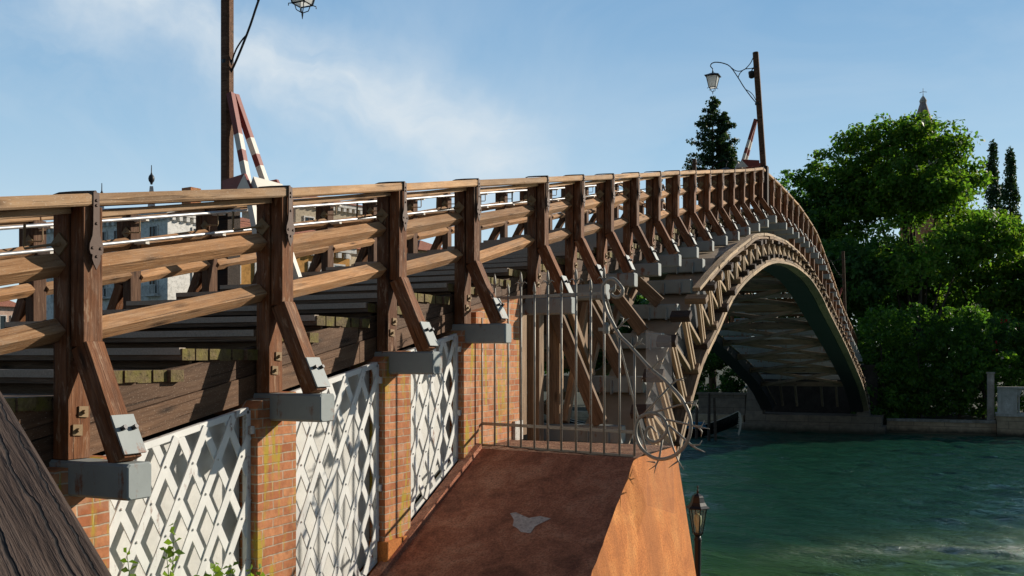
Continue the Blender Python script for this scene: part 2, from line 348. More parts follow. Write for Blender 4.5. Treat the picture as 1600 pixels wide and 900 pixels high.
# water
def water():
    m, t, b = mat('canal_water'); geo = t.new('ShaderNodeNewGeometry'); p = geo.outputs['Position']
    n0 = t.noise(t.scale(p, (.9, 1.5, 1)), .30, 5, .6, .6)
    n1 = t.noise(t.scale(p, (1.0, 2.2, 1)), 1.1, 6, .62, .7)
    n2 = t.noise(t.scale(p, (1.1, 2.6, 1)), 4.6, 5, .6, .4)
    h = t.math('ADD', t.math('ADD', t.math('MULTIPLY', n0, 1.0), t.math('MULTIPLY', n1, .62)), t.math('MULTIPLY', n2, .30))
    x, y, z = t.sep(p)
    # wake of churned foam crossing the near water
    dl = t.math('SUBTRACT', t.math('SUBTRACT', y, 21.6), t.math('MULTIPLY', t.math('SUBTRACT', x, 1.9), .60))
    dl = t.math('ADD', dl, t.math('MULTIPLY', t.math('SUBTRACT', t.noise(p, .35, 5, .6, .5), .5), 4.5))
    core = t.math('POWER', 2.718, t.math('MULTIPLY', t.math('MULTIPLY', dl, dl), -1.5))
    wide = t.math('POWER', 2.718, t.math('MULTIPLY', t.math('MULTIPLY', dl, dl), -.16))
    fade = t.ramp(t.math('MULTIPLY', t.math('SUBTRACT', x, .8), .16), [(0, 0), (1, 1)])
    fn = t.noise(t.scale(p, (1.3, 2.0, 1)), 3.2, 8, .72, 1.2)
    foam = t.math('MULTIPLY', t.math('MULTIPLY', core, fade), t.ramp(fn, [(.42, 0), (.66, 1)]))
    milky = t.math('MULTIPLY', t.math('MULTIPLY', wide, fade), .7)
    sunlit_green = t.ramp(t.math('MULTIPLY', t.math('ADD', dl, 5.0), .1), [(.30, 1), (.78, 0)])  # mask for the sunlit green of the near water, painted into its colour
    c = t.mix(n0, (.009, .054, .036, 1), (.016, .078, .046, 1))
    c = t.mix(t.math('MULTIPLY', sunlit_green, .85), c, (.040, .115, .030, 1))
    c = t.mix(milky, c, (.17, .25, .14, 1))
    c = t.mix(t.math('MULTIPLY', foam, .95), c, (.72, .76, .68, 1))
    t.link(c, b.inputs['Base Color'])
    b.inputs['Roughness'].default_value = .06; b.inputs['IOR'].default_value = 1.33; b.inputs['Specular IOR Level'].default_value = .5
    bump(t, b, t.math('ADD', h, t.math('MULTIPLY', foam, .12)), .9, .22)
    return m
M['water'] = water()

# ------------------------------------------------------------------ mesh helpers
WM = {}
def tag(o, label=None, cat=None, group=None, kind=None):
    if label: o['label'] = label
    if cat: o['category'] = cat
    if group: o['group'] = group
    if kind: o['kind'] = kind
    return o
def link(o, parent, Mw):
    COL.objects.link(o)
    if parent is not None:
        o.parent = parent; o.matrix_basis = WM[parent.name].inverted() @ Mw
    else: o.matrix_basis = Mw
    WM[o.name] = Mw.copy(); return o
def empty(name, loc):
    o = bpy.data.objects.new(name, None); o.empty_display_size = .2
    return link(o, None, Matrix.Translation(loc))
def mesh(name, v, f, mats, smooth=False, mi=None):
    me = bpy.data.meshes.new(name); me.from_pydata([tuple(map(float, q)) for q in v], [], [tuple(map(int, q)) for q in f])
    for q in (mats if isinstance(mats, (list, tuple)) else [mats]): me.materials.append(q)
    if mi is not None: me.polygons.foreach_set('material_index', mi)
    if smooth: me.polygons.foreach_set('use_smooth', [True]*len(me.polygons))
    me.update(); return me
def put(name, me, Mw, parent=None):
    return link(bpy.data.objects.new(name, me), parent, Mw)
class MB:
    """collects pieces of ONE part"""
    def __init__(s): s.v = []; s.f = []; s.m = []
    def add(s, v, f, mi=0):
        o = len(s.v); s.v += [tuple(q) for q in v]; s.f += [tuple(i+o for i in q) for q in f]; s.m += [mi]*len(f); return s
    def box(s, lo, hi, mi=0):
        (a, b, c), (d, e, g) = lo, hi
        return s.add([(a, b, c), (d, b, c), (d, e, c), (a, e, c), (a, b, g), (d, b, g), (d, e, g), (a, e, g)],
                     [(0, 3, 2, 1), (4, 5, 6, 7), (0, 1, 5, 4), (1, 2, 6, 5), (2, 3, 7, 6), (3, 0, 4, 7)], mi)
    def beam(s, p0, p1, w, h, up=(0, 0, 1), ch=0, mi=0):
        A, ln = basis(p0, p1, up); v, f = bar_geo(ln, w, h, ch)
        return s.add([A @ Vector(q) for q in v], f, mi)
    def tube(s, pts, r, seg=6, mi=0, cap=True):
        pts = [Vector(p) for p in pts]; n = len(pts); rs = r if hasattr(r, '__len__') else [r]*n
        o = []; prev = None
        for i, p in enumerate(pts):
            d = (pts[min(i+1, n-1)]-pts[max(i-1, 0)]).normalized()
            if prev is None:
                a = Vector((0, 0, 1)) if abs(d.z) < .9 else Vector((1, 0, 0)); x = d.cross(a).normalized()
            else: x = (prev - d*prev.dot(d)).normalized()
            prev = x; y = d.cross(x)
            for k in range(seg):
                t = 2*math.pi*k/seg; o.append(p + (x*math.cos(t)+y*math.sin(t))*rs[i])
        f = [(i*seg+k, i*seg+(k+1) % seg, (i+1)*seg+(k+1) % seg, (i+1)*seg+k) for i in range(n-1) for k in range(seg)]
        if cap: f += [tuple(range(seg-1, -1, -1)), tuple((n-1)*seg+k for k in range(seg))]
        return s.add(o, f, mi)
    def lathe(s, prof, c=(0, 0, 0), seg=12, mi=0):
        o = [(c[0]+r*math.cos(2*math.pi*k/seg), c[1]+r*math.sin(2*math.pi*k/seg), c[2]+z) for r, z in prof for k in range(seg)]
        n = len(prof)
        f = [(i*seg+k, i*seg+(k+1) % seg, (i+1)*seg+(k+1) % seg, (i+1)*seg+k) for i in range(n-1) for k in range(seg)]
        f += [tuple(range(seg-1, -1, -1)), tuple((n-1)*seg+k for k in range(seg))]
        return s.add(o, f, mi)
    def prism(s, poly, d, mi=0):
        """poly: 3D points of one face; d: extrusion vector"""
        n = len(poly); P = [Vector(p) for p in poly]; D = Vector(d)
        return s.add(P+[p+D for p in P], [tuple(range(n))[::-1], tuple(range(n, 2*n))]+[(i, (i+1) % n, n+(i+1) % n, n+i) for i in range(n)], mi)
    def build(s, name, mats, parent=None, origin=(0, 0, 0), smooth=False):
        O = Vector(origin)
        me = mesh(name, [Vector(q)-O for q in s.v], s.f, mats, smooth, s.m)
        return put(name, me, Matrix.Translation(O), parent)
def basis(p0, p1, up=(0, 0, 1)):
    p0, p1 = Vector(p0), Vector(p1); x = (p1-p0); ln = x.length; x.normalize(); u = Vector(up)
    y = u.cross(x)
    if y.length < 1e-4: y = Vector((0, 1, 0)).cross(x)
    y.normalize(); z = x.cross(y)
    A = Matrix((x, y, z)).transposed().to_4x4(); A.translation = (p0+p1)/2
    return A, ln
def bar_geo(L, w, h, ch=0):
    a, b = w/2, h/2
    if ch: pr = [(-a+ch, -b), (a-ch, -b), (a, -b+ch), (a, b-ch), (a-ch, b), (-a+ch, b), (-a, b-ch), (-a, -b+ch)]
    else: pr = [(-a, -b), (a, -b), (a, b), (-a, b)]
    n = len(pr)
    if ch:
        e = min(ch, L/4); k = .5*ch
        def ins(q): return (q[0]-math.copysign(min(k, abs(q[0])), q[0]), q[1]-math.copysign(min(k, abs(q[1])), q[1]))
        rings = [(-L/2, [ins(q) for q in pr]), (-L/2+e*.5, pr), (L/2-e*.5, pr), (L/2, [ins(q) for q in pr])]
    else: rings = [(-L/2, pr), (L/2, pr)]
    v = [(x, y, z) for x, q in rings for y, z in q]
    f = [(i*n+k, i*n+(k+1) % n, (i+1)*n+(k+1) % n, (i+1)*n+k) for i in range(len(rings)-1) for k in range(n)]
    f += [tuple(range(n-1, -1, -1)), tuple((len(rings)-1)*n+k for k in range(n))]
    return v, f
def fast_mesh(name, V, F, mats, mi=None):
    me = bpy.data.meshes.new(name); n = len(F)
    me.vertices.add(len(V)); me.vertices.foreach_set('co', V.astype(np.float32).ravel())
    me.loops.add(n*4); me.loops.foreach_set('vertex_index', F.astype(np.int32).ravel())
    me.polygons.add(n); me.polygons.foreach_set('loop_start', np.arange(0, n*4, 4, dtype=np.int32))
    for q in (mats if isinstance(mats, (list, tuple)) else [mats]): me.materials.append(q)
    if mi is not None: me.polygons.foreach_set('material_index', mi.astype(np.int32))
    me.update(calc_edges=True); me.validate(); return me
_cache = {}
def beam(name, p0, p1, w, h, mt, parent, up=(0, 0, 1), ch=.008, roll=0, tw=.0):
    A, ln = basis(p0, p1, up)
    if roll: A = A @ Matrix.Rotation(roll, 4, 'X')
    key = (round(ln, 2), w, h, mt.name, ch)
    if key not in _cache:
        v, f = bar_geo(ln, w, h, ch); _cache[key] = mesh(name, v, f, mt)
    o = put(name, _cache[key], A, parent); return o
def interp(xs, ys):
    """monotone cubic (PCHIP)"""
    xs, ys = np.array(xs, float), np.array(ys, float); h = np.diff(xs); d = np.diff(ys)/h
    m = np.zeros_like(ys); m[0], m[-1] = d[0], d[-1]
    for i in range(1, len(xs)-1):
        if d[i-1]*d[i] > 0:
            w1, w2 = 2*h[i]+h[i-1], h[i]+2*h[i-1]; m[i] = (w1+w2)/(w1/d[i-1]+w2/d[i])
    def fn(x):
        i = int(np.clip(np.searchsorted(xs, x)-1, 0, len(xs)-2)); t = (x-xs[i])/h[i]
        return float((2*t**3-3*t**2+1)*ys[i]+(t**3-2*t**2+t)*h[i]*m[i]+(-2*t**3+3*t**2)*ys[i+1]+(t**3-t**2)*h[i]*m[i+1])
    return fn

# ------------------------------------------------------------------ profiles of the bridge (bridge axis = +Y, camera level = 0)
_RT = interp([-4, 3.65, 4.29, 6.15, 7.93, 9.52, 11.58, 14.35, 18.46, 22.5, 26.5, 28.2, 30, 32.7, 35.3, 37.8, 40.7, 43.5, 46.1, 48.9, 52.7, 58, 64],
             [-.55, .891, 1.012, 1.351, 1.685, 1.988, 2.38, 2.90, 3.69, 4.44, 5.2, 5.53, 5.56, 5.59, 5.58, 5.47, 5.26, 4.74, 4.2, 3.55, 2.7, 1.85, .9])
RT = lambda y: _RT(y)+HC                                # top of the handrail
_L = interp([12.6, 13.6, 15.05, 15.67, 16.56, 17.86, 18.9, 19.97, 21.74, 23.46, 25.2, 28.3, 31, 34.2, 36.9, 41.9, 47.35, 54.2, 57.1, 58.6],
            [-4.1, -2.9, -1.42, -.82, -.12, .52, 1.055, 1.45, 1.91, 2.26, 2.47, 2.62, 2.56, 2.22, 1.74, .877, -.14, -1.67, -2.72, -3.4])
_U = interp([10.9, 11.8, 13, 14.05, 15.1, 16.1, 17.05, 18, 18.56, 20.4, 21.75, 23.5, 25.1, 26.5, 28.56, 31.1, 33.9, 37.2, 38.6, 44.1, 49.9, 52.5, 58.9],
            [-3.3, -2.2, -1.2, -.52, .16, .68, 1.17, 1.62, 1.93, 2.45, 2.80, 3.02, 3.12, 3.17, 3.15, 2.95, 2.66, 2.20, 1.93, .88, -.12, -.65, -2.7])
_V = interp([10.9, 12.5, 13.4, 14.3, 15.2, 16.0, 16.8, 18, 18.7, 20.4, 21.75, 23.5, 25.1, 26.5, 28.56, 31.1, 33.9, 37.2, 38.6, 44.1, 49.9, 52.5, 58.9],
            [-3.0, -1.1, -.35, .35, .85, 1.12, 1.40, 1.80, 2.02, 2.46, 2.80, 3.02, 3.12, 3.17, 3.15, 2.95, 2.66, 2.20, 1.93, .88, -.12, -.65, -2.7])   # top of the wooden truss
BD = interp([-10, 6, 11, 15, 20, 25, 28, 38, 42, 64], [1.62, 1.62, 1.585, 1.55, 1.485, 1.44, 1.41, 1.36, 1.38, 1.42])   # rail top down to the deck beam's top
Lz = lambda y: _L(y)+HC
_US = lambda y: min(_U(y), _RT(y)-BD(y)-.245)           # top of the steel rib, clear of the deck beams
Uz = lambda y: _US(y)+HC

# ------------------------------------------------------------------ setting: water, ground, quays
def plane_sheet(name, x0, x1, y0, y1, z, mt, kind='structure'):
    o = put(name, mesh(name, [(x0, y0, z), (x1, y0, z), (x1, y1, z), (x0, y1, z)], [(0, 1, 2, 3)], mt), Matrix.Identity(4)); o['kind'] = kind; return o
def water_sheet():
    """rippled surface near the bridge, flat beyond"""
    x0, x1, y0, y1, st = -16.0, 26.0, 11.5, 59.2, .125
    xs, ys = np.arange(x0, x1+.01, st), np.arange(y0, y1+.01, st); X, Y = np.meshgrid(xs, ys)
    g = np.random.default_rng(4); Z = np.zeros_like(X); P1 = np.zeros_like(X); P2 = np.zeros_like(X)
    for k in range(14):
        a = g.random()*6.28; q = g.uniform(.15, .6); P1 += np.sin((X*math.cos(a)+Y*math.sin(a))*q+g.random()*6.28); a = g.random()*6.28; q = g.uniform(.3, 1.1); P2 += np.sin((X*math.cos(a)+Y*math.sin(a))*q+g.random()*6.28)
    rough = np.clip(.8+.13*P1, .3, 1.3)
    for k in range(70):
        wl = math.exp(g.uniform(math.log(.40), math.log(2.4))); a = g.normal(1.3, .5); kk = 2*math.pi/wl
        ph = (X*math.cos(a)+Y*math.sin(a))*kk+g.random()*6.28+.5*P2*g.uniform(.3, 1)
        Z += (.0052*wl**.6)*np.sin(ph)*(rough if wl < 1.6 else 1)
    ed = np.clip(np.minimum.reduce([X-x0, x1-X, Y-y0+1, y1-Y])/1.5, 0, 1); Z *= ed
    V = np.stack([X, Y, Z], -1).reshape(-1, 3); nx, ny = len(xs), len(ys); i = np.arange(ny-1)[:, None]*nx+np.arange(nx-1)[None]
    F = np.stack([i, i+1, i+nx+1, i+nx], -1).reshape(-1, 4)
    x1, y1 = xs[-1], ys[-1]; Q = []
    for a, b_, c, d in ((-500, x0, 6, 59.5), (x1, 500, 6, 59.5), (x0, x1, 6, y0), (x0, x1, y1, 59.5)): Q += [(a, c, 0), (b_, c, 0), (b_, d, 0), (a, d, 0)]
    n = len(V); V = np.concatenate([V, np.array(Q, float)]); F = np.concatenate([F, n+np.arange(16).reshape(4, 4)])
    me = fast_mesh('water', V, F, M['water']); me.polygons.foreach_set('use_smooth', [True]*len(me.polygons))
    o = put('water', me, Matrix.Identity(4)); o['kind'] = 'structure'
water_sheet()
GB = MB(); GB.box((-500, 59.9, -1), (900, 1500, .72)); o = GB.build('ground', M['soil']); o['kind'] = 'structure'
GB = MB(); GB.box((-300, -60, -1.5), (-4.7, 11.0, 1.1)); GB.box((-4.7, -60, -1.5), (2.3, 12.2, 1.09)); GB.box((2.3, -60, -1.5), (300, 12.2, 1.1)); o = GB.build('pavement', M['ground']); o['kind'] = 'structure'
GB = MB(); GB.box((-500, -1500, -3), (500, 5.99, -1.6)); o = GB.build('terrain', M['ground']); o['kind'] = 'structure'

# ------------------------------------------------------------------ the bridge
CX = -2.2
bridge = empty('wooden_bridge', (CX, 11, 0))
tag(bridge, 'long arched wooden and steel footbridge with stepped deck crossing the canal', 'bridge')
# treads: every tread a part; the plank joints stay inside its mesh
def tread_mesh():
    b = MB(); g = random.Random(3); n = 6; wd = .80/n
    for i in range(n):
        y = i*wd; e = -.245+g.uniform(-.02, .02); h = .085+g.uniform(-.006, .004)
        x0, x1 = -4.15, e; a, c = y+.004, y+wd-.004
        b.add([(x0, a, -h), (x1, a, -h), (x1, c, -h), (x0, c, -h), (x0, a, 0), (x1, a, 0), (x1, c, 0), (x0, c, 0)],
              [(0, 3, 2, 1), (4, 5, 6, 7), (0, 1, 5, 4), (2, 3, 7, 6), (3, 0, 4, 7)], 0)
        b.add([(x1, a, -h), (x1, c, -h), (x1, c, 0), (x1, a, 0)], [(0, 1, 2, 3)], 1)
    b.box((x0+.02, .12, -.165), (-.30, .15, -.088), 0)                       # riser board
    return mesh('tread', b.v, b.f, [M['tread'], M['mossy']], mi=b.m)
TM = tread_mesh()
NM = MB(); NM.box((-4.14, -.012, -.045), (-.27, .05, .006)); NMe = mesh('nosing', NM.v, NM.f, M['iron'])
m_n = painted('nosing_plate', (.42, .34, .27), .3, .5, 60, .7, .1); NMe.materials[0] = m_n
for n in range(-6, 29):
    y = 5.3+.81*n; z = .08+.152*n+HC
    t = put('tread', TM, Matrix.Translation((0, y, z)), bridge); put('nosing', NMe, Matrix.Translation((0, y, z)), t)
y = 39.4
while y < 62:
    z = RT(y+.8)-1.22
    t = put('tread', TM, Matrix.Translation((0, y, z)), bridge); y += .81
LB = MB()
for k in range(80): LB.box((-4.15, 28.72+k*.133, RT(29+k*.13)-1.30), (-.25, 28.72+k*.133+.126, RT(29+k*.13)-1.21))
LB.build('landing_deck', M['tread'], bridge, (CX, 33, RT(33)-1.25))
# stringers along both sides, in lengths
def stringer(x0, x1):
    ys = np.arange(-2, 62.1, 3.2)
    for a, c in zip(ys[:-1], ys[1:]):
        for e0, e1 in ((0, .5), (.515, 1)):
            b = MB(); n = 4; yy = np.linspace(a+.004, c-.004, n+1)
            off = .0 if e0 < .1 else .012
            D0 = lambda q: 1.25+(BD(q)+.04-1.25)*e0
            D1 = lambda q: 1.25+(BD(q)+.04-1.25)*e1
            v = []
            for q in yy: v += [(x0, q, RT(q)-D1(q)), (x1+off, q, RT(q)-D1(q)), (x1+off, q, RT(q)-D0(q)), (x0, q, RT(q)-D0(q))]
            f = [(i*4+k, i*4+(k+1) % 4, i*4+4+(k+1) % 4, i*4+4+k) for i in range(n) for k in range(4)]+[(0, 3, 2, 1), (n*4, n*4+1, n*4+2, n*4+3)]
            A, ln = basis(v[0], v[-4]); Ai = A.inverted()
            put('stringer', mesh('stringer', [Ai @ Vector(q) for q in v], [q[::-1] for q in f], M['string']), A, bridge)
stringer(-.36, -.272); stringer(-4.25, -4.17)
for xx in (-.9, -1.9, -2.9, -3.7):
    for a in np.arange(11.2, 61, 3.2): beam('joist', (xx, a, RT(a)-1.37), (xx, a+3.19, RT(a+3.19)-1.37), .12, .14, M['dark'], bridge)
# deck beams
PY = [2.35, 4.28, 6.18, 7.95, 9.55]+[11.6+1.37*k for k in range(12)]+[28.05]+[30.05+1.365*k for k in range(24)]
for i, y in enumerate(PY):
    z = RT(y)-BD(y)-.108
    beam('deck_beam', (-4.95 if y > 11 else -1.2, y, z), (.38, y, z), .19, .215, M['steel'], bridge, ch=.016)
# steel arches (two box ribs), swept along the profiles
YS = np.concatenate([np.arange(11.2, 20, .5), np.arange(20, 58.9, .9)])
def nearest_lower(y):
    """point of the intrados below extrados point y, measured along the extrados normal"""
    s = (_US(y+.05)-_US(y-.05))/.1; n = Vector((s, -1)).normalized()
    p = Vector((y, _US(y)))
    for k in range(400):
        q = p+n*(k*.01)
        if q.x < 12.6 or q.x > 58.6: break
        if q.y <= _L(q.x): break
    return q
for X0, X1 in ((-.05, .62), (-5.05, -4.38)):
    b = MB(); v = []; n = 0
    for y in YS:
        q = nearest_lower(y)
        v += [(X0, q.x, q.y+HC), (X1, q.x, q.y+HC), (X1, y, _US(y)+HC-.03), (X0, y, _US(y)+HC-.03)]; n += 1
    f = [(i*4+k, i*4+4+k, i*4+4+(k+1) % 4, i*4+(k+1) % 4) for i in range(n-1) for k in range(4)]+[(0, 1, 2, 3), (n*4-1, n*4-2, n*4-3, n*4-4)]
    b.add(v, f); rib = b.build('steel_arch', M['arch'], bridge, (X0, 33, HC))
    b = MB(); v = []
    for y in YS: v += [(X0-.06, y, Uz(y)-.03), (X1+.05, y, Uz(y)-.03), (X1+.05, y, Uz(y)), (X0-.06, y, Uz(y))]
    b.add(v, [q[::-1] for q in f[:-2]]+[(0, 1, 2, 3)]); b.build('top_flange', M['flange'], rib, (X0, 33, HC))
# arch beams lying on the ribs near the springings
AB = [(13.0, -.93), (14.05, -.25), (15.1, .43), (16.1, .95), (17.05, 1.44), (18.0, 1.9)]
b = MB(); b.prism([(-5.6, 60.6, .5), (1.2, 60.6, .5), (1.2, 60.6, RT(60.6)-1.75), (-5.6, 60.6, RT(60.6)-1.75)], (0, 4, 0)); b.build('far_abutment', M['core'], bridge, (-2, 61, 2))
AB2 = [(y, _US(y)+.27) for y in (43.2, 44.6, 46, 47.3, 48.7, 50.1, 51.4, 52.8, 54.1)]
for y, zt in AB+AB2:
    z = zt+HC-.125
    o = beam('arch_beam', (-5.0, y, z), (.60, y, z), .22, .25, M['steel'], bridge, ch=.014)
    b = MB()
    for xx in (.12, .42):
        b = MB(); b.box((xx-.012, y-.16, z-.15), (xx+.012, y-.105, z+.06)); b.build('stiffener', M['steel'], o, (xx, y, z))
# framing between the ribs and the deck
for y, zt in AB:
    k = min(PY, key=lambda q: abs(q-y)); zb = RT(y)-BD(y)-.22; z0 = zt+HC
    if zb-z0 > .25:
        for xx in (-.42, -4.1): beam('framing_post', (xx, y, z0), (xx, y, zb+.2), .17, .17, M['strut'], bridge)
        beam('raking_strut', (-.62, y-.10, zb+.35), (.30, y-.10, z0+.02), .20, .10, M['rake'], bridge, up=(0, 1, 0))
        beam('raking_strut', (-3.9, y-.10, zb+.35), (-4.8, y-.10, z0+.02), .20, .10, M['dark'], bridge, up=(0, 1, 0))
for (y0, z0), (y1, z1) in zip(AB[:4], AB[1:5]):
    for xx in (-.30, -1.5, -2.9, -4.2):
        beam('cross_brace', (xx, y0+.05, z0+HC+.02), (xx, y1, RT(y1)-1.80), .10, .12, M['strut'], bridge)
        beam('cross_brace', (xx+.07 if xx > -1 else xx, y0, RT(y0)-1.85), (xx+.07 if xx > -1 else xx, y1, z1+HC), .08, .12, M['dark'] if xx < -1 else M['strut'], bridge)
    beam('cross_brace', (-.5, y0+.3, z0+HC+.1), (-4.0, y0+.3, RT(y0)-1.9), .09, .14, M['brace'], bridge)
for y in (11.7, 12.3):
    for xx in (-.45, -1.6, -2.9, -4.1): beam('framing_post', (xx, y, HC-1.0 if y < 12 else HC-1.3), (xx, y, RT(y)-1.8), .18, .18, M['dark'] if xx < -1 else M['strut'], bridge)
for y, zt in AB2[:-1]:
    zb = RT(y)-BD(y)-.2
    if zb-zt-HC > .15:
        for xx in (.2, -4.7): beam('framing_post', (xx, y, zt+HC-.02), (xx, y, zb+.02), .16, .16, M['post'], bridge)
for y in (32.8, 34.15, 35.5, 36.9, 38.25, 39.6, 41.0, 42.3):
    for xx in (.15, -4.7): beam('framing_post', (xx, y, Uz(y)-.02), (xx, y, RT(y)-BD(y)-.2), .16, .16, M['post'], bridge)
# wooden truss cladding the rib on the canal side
XA, XB = .64, .92
def arc_stations(step):
    ys = np.linspace(13.2, 58.0, 900); z = np.array([_L(q) for q in ys]); s = np.concatenate([[0], np.cumsum(np.hypot(np.diff(ys), np.diff(z)))])
    return [float(np.interp(q, s, ys)) for q in np.arange(.3, s[-1], step)]
def thick(y):
    s = (_L(y+.05)-_L(y-.05))/.1; n = Vector((-s, 1)).normalized(); p = Vector((y, _L(y)))
    for k in range(300):
        q = p+n*(k*.01)
        if q.x < 10.9 or q.x > 58.8 or q.y >= _V(q.x): break
    return p, n, k*.01
ST = [(*thick(y), y) for y in arc_stations(.80)]
def chord(name, off0, off1, i0, i1, jit, xa=XA, mt='bleach', seg=3):
    """laminated chord built in lengths of three bays"""
    i = i0
    while i < i1-1:
        j = min(i+seg, i1-1); b = MB(); v = []; dx = random.uniform(-jit, jit); nn = 0
        for k in range(i, j+1):
            for sub in ((0,) if k == j else (0, .5)):
                y = ST[k][3] if not sub else (ST[k][3]+ST[k+1][3])/2
                p, n, th = thick(y); a = off0(th); c = off1(th)
                P0 = p+n*a; P1 = p+n*c
                v += [(xa, P0.x, P0.y+HC), (XB+dx, P0.x, P0.y+HC), (XB+dx, P1.x, P1.y+HC), (xa, P1.x, P1.y+HC)]; nn += 1
        f = [(q*4+k, q*4+4+k, q*4+4+(k+1) % 4, q*4+(k+1) % 4) for q in range(nn-1) for k in range(4)]+[(0, 1, 2, 3), (nn*4-1, nn*4-2, nn*4-3, nn*4-4)]
        A, ln = basis(v[0], v[-4]); Ai = A.inverted()
        put(name, mesh(name, [Ai @ Vector(q) for q in v], f, M[mt]), A, bridge)
        i = j
NS = len(ST)
ct = lambda th: min(.16, th*.20)
chord('lower_chord', lambda th: 0, lambda th: ct(th)*.5-.002, 0, NS, .006); chord('lower_chord', lambda th: ct(th)*.5+.002, ct, 0, NS, .02, XA, 'strut', 2)
iu = next(i for i, s in enumerate(ST) if (s[0]+s[1]*s[2]).x > 15.5)
chord('upper_chord', lambda th: th-ct(th)*.42, lambda th: th-.004, iu, NS, .016, .78, 'bleach', 2); chord('upper_chord', lambda th: th-ct(th)*.85, lambda th: th-ct(th)*.46, iu+1, NS, .03, .72, 'strut', 2)
for i, (p, n, th, y) in enumerate(ST):
    tn = Vector((n.y, -n.x)); c = ct(th); hb = min(.12, th*.13)
    def P(q, off, along=0, x=0): r = p+n*off+tn*along; return (x, r.x, r.y+HC)
    r_ = random.uniform
    up_ = (0, n.x, n.y)
    if th > .3:
        for nm, off in (('lower_block', c+hb*.5), ('upper_block', th-c-hb*.5)):
            jx = r_(-.03, .05)
            beam(nm, P(0, off, r_(-.02, .02), .645), P(0, off, r_(-.02, .02), 0.97+jx), .19, hb-.01, M['grey'] if r_(0, 1) < .45 else M['strut'], bridge, up=up_)
        lo, hi = c+hb, th-c-hb
        if hi-lo > .08:
            for al in (-.07, .07): beam('upright', P(0, lo, al, .86), P(0, hi, al, .86), .07, .06, M['bleach'], bridge, up=(1, 0, 0))
            if i+1 < NS:
                p2, n2, th2, y2 = ST[i+1]; q = p2+n2*(ct(th2)+min(.12, th2*.13))-Vector((n2.y, -n2.x))*.10
                beam('diagonal', P(0, hi, .12, .80), (.80, q.x, q.y+HC), .07, .10, M['bleach'], bridge, up=(1, 0, 0))
# bracing between the two ribs
BR = list(np.arange(13.5, 57, 3.35))
for i, y in enumerate(BR):
    z = Lz(y)+.22
    beam('rib_tie', (-4.4, y, z), (-.03, y, z), .20, .24, M['brace'], bridge)
    if i+1 < len(BR):
        y2 = BR[i+1]; z2 = Lz(y2)+.22
        beam('rib_bracing', (-4.35, y, z+.05), (-.1, y2, z2+.05), .12, .15, M['brace'], bridge); beam('rib_bracing', (-.1, y, z-.1), (-4.35, y2, z2-.1), .12, .15, M['brace'], bridge)
for xx in (-3.7, -2.9, -1.5, -.7): beam('rib_bracing', (xx, 56.9, Lz(56.9)), (xx, 55.5, Lz(51)), .12, .12, M['brace'], bridge)

# ------------------------------------------------------------------ railings
def strap_mesh():
    b = MB()
    half = [(.022, .004), (.024, -.20), (.030, -.26), (.050, -.31), (.052, -.345), (.044, -.37), (.030, -.375), (.032, -.40), (.020, -.43), (.0, -.465)]
    poly = [(x, z) for x, z in half]+[(-x, z) for x, z in half[::-1][1:]]
    b.prism([(.020, a, z) for a, z in poly][::-1], (.009, 0, 0))
    for a, z in ((0, -.045), (0, -.075), (0, -.185), (.030, -.335), (-.030, -.335), (0, -.385)):
        b.add([(.029, a+.011*math.cos(q), z+.011*math.sin(q)) for q in np.linspace(0, 5.24, 6)]+[(.036, a+.007*math.cos(q), z+.007*math.sin(q)) for q in np.linspace(0, 5.24, 6)],
              [(k, (k+1) % 6, 6+(k+1) % 6, 6+k) for k in range(6)]+[(6, 7, 8, 9, 10, 11)])
    b.tube([(.02, 0, .006), (-.06, .004, .012), (-.16, -.01, .016), (-.25, -.03, .014), (-.28, -.05, .002)], [.012, .011, .009, .008, .005], 5)
    return mesh('iron_strap', b.v, b.f, M['iron'])
SMESH = strap_mesh()
def anchor_mesh(sx):
    b = MB(); s = .072
    b.prism([(-.178*sx+a, -.088, c) for a, c in ((s, 0), (0, s), (-s, 0), (0, -s))], (0, -.010, 0))
    b.lathe([(.016, 0), (.016, .02), (.008, .026)], (-.178*sx, -.10, -.012), 6)
    b.tube([(-.178*sx, -.098, 0), (-.178*sx, -.12, -.002), (-.30*sx, -.13, -.01), (-.425*sx, -.13, -.018), (-.435*sx, -.13, .0), (-.432*sx, -.128, .13)], .009, 6)
    return mesh('anchor_plate', b.v, b.f, M['plate'])
AM = {1: anchor_mesh(1), -1: anchor_mesh(-1)}
def washer_mesh(a, c):
    b = MB()
    b.prism([(-.113, a+p, c+q) for p, q in ((-.035, -.03), (.035, -.036), (.037, .032), (-.033, .036))], (.008, 0, 0)); b.tube([(-.106, a, c), (-.085, a, c)], .014, 6)
    return mesh('square_washer', b.v, b.f, M['plate'])
WMESH = [washer_mesh(.025, -1.33), washer_mesh(-.02, -1.44)]
def bracket_mesh():
    b = MB()
    d = Vector((.32, 0, -.68)).normalized(); nrm = Vector((.68, 0, .32)).normalized()
    c0 = Vector((.27, 0, -1.60)); o = nrm*.072
    for s in (0,):
        p = c0+o
        b.add([p+Vector((0, -.085, .0)), p+Vector((0, .085, 0)), p-d*.25+Vector((0, .085, 0)), p-d*.25+Vector((0, -.085, 0))]+
              [q+nrm*.012 for q in (p+Vector((0, -.085, .0)), p+Vector((0, .085, 0)), p-d*.25+Vector((0, .085, 0)), p-d*.25+Vector((0, -.085, 0)))],
              [(0, 3, 2, 1), (4, 5, 6, 7), (0, 1, 5, 4), (1, 2, 6, 5), (2, 3, 7, 6), (3, 0, 4, 7)])
        for yy in (-.04, .045): b.tube([p-d*.16+Vector((0, yy, 0))+nrm*.01, p-d*.16+Vector((0, yy, 0))+nrm*.045], .015, 6, 1)
    return mesh('foot_bracket', b.v, b.f, [M['steel'], M['black']], mi=b.m)
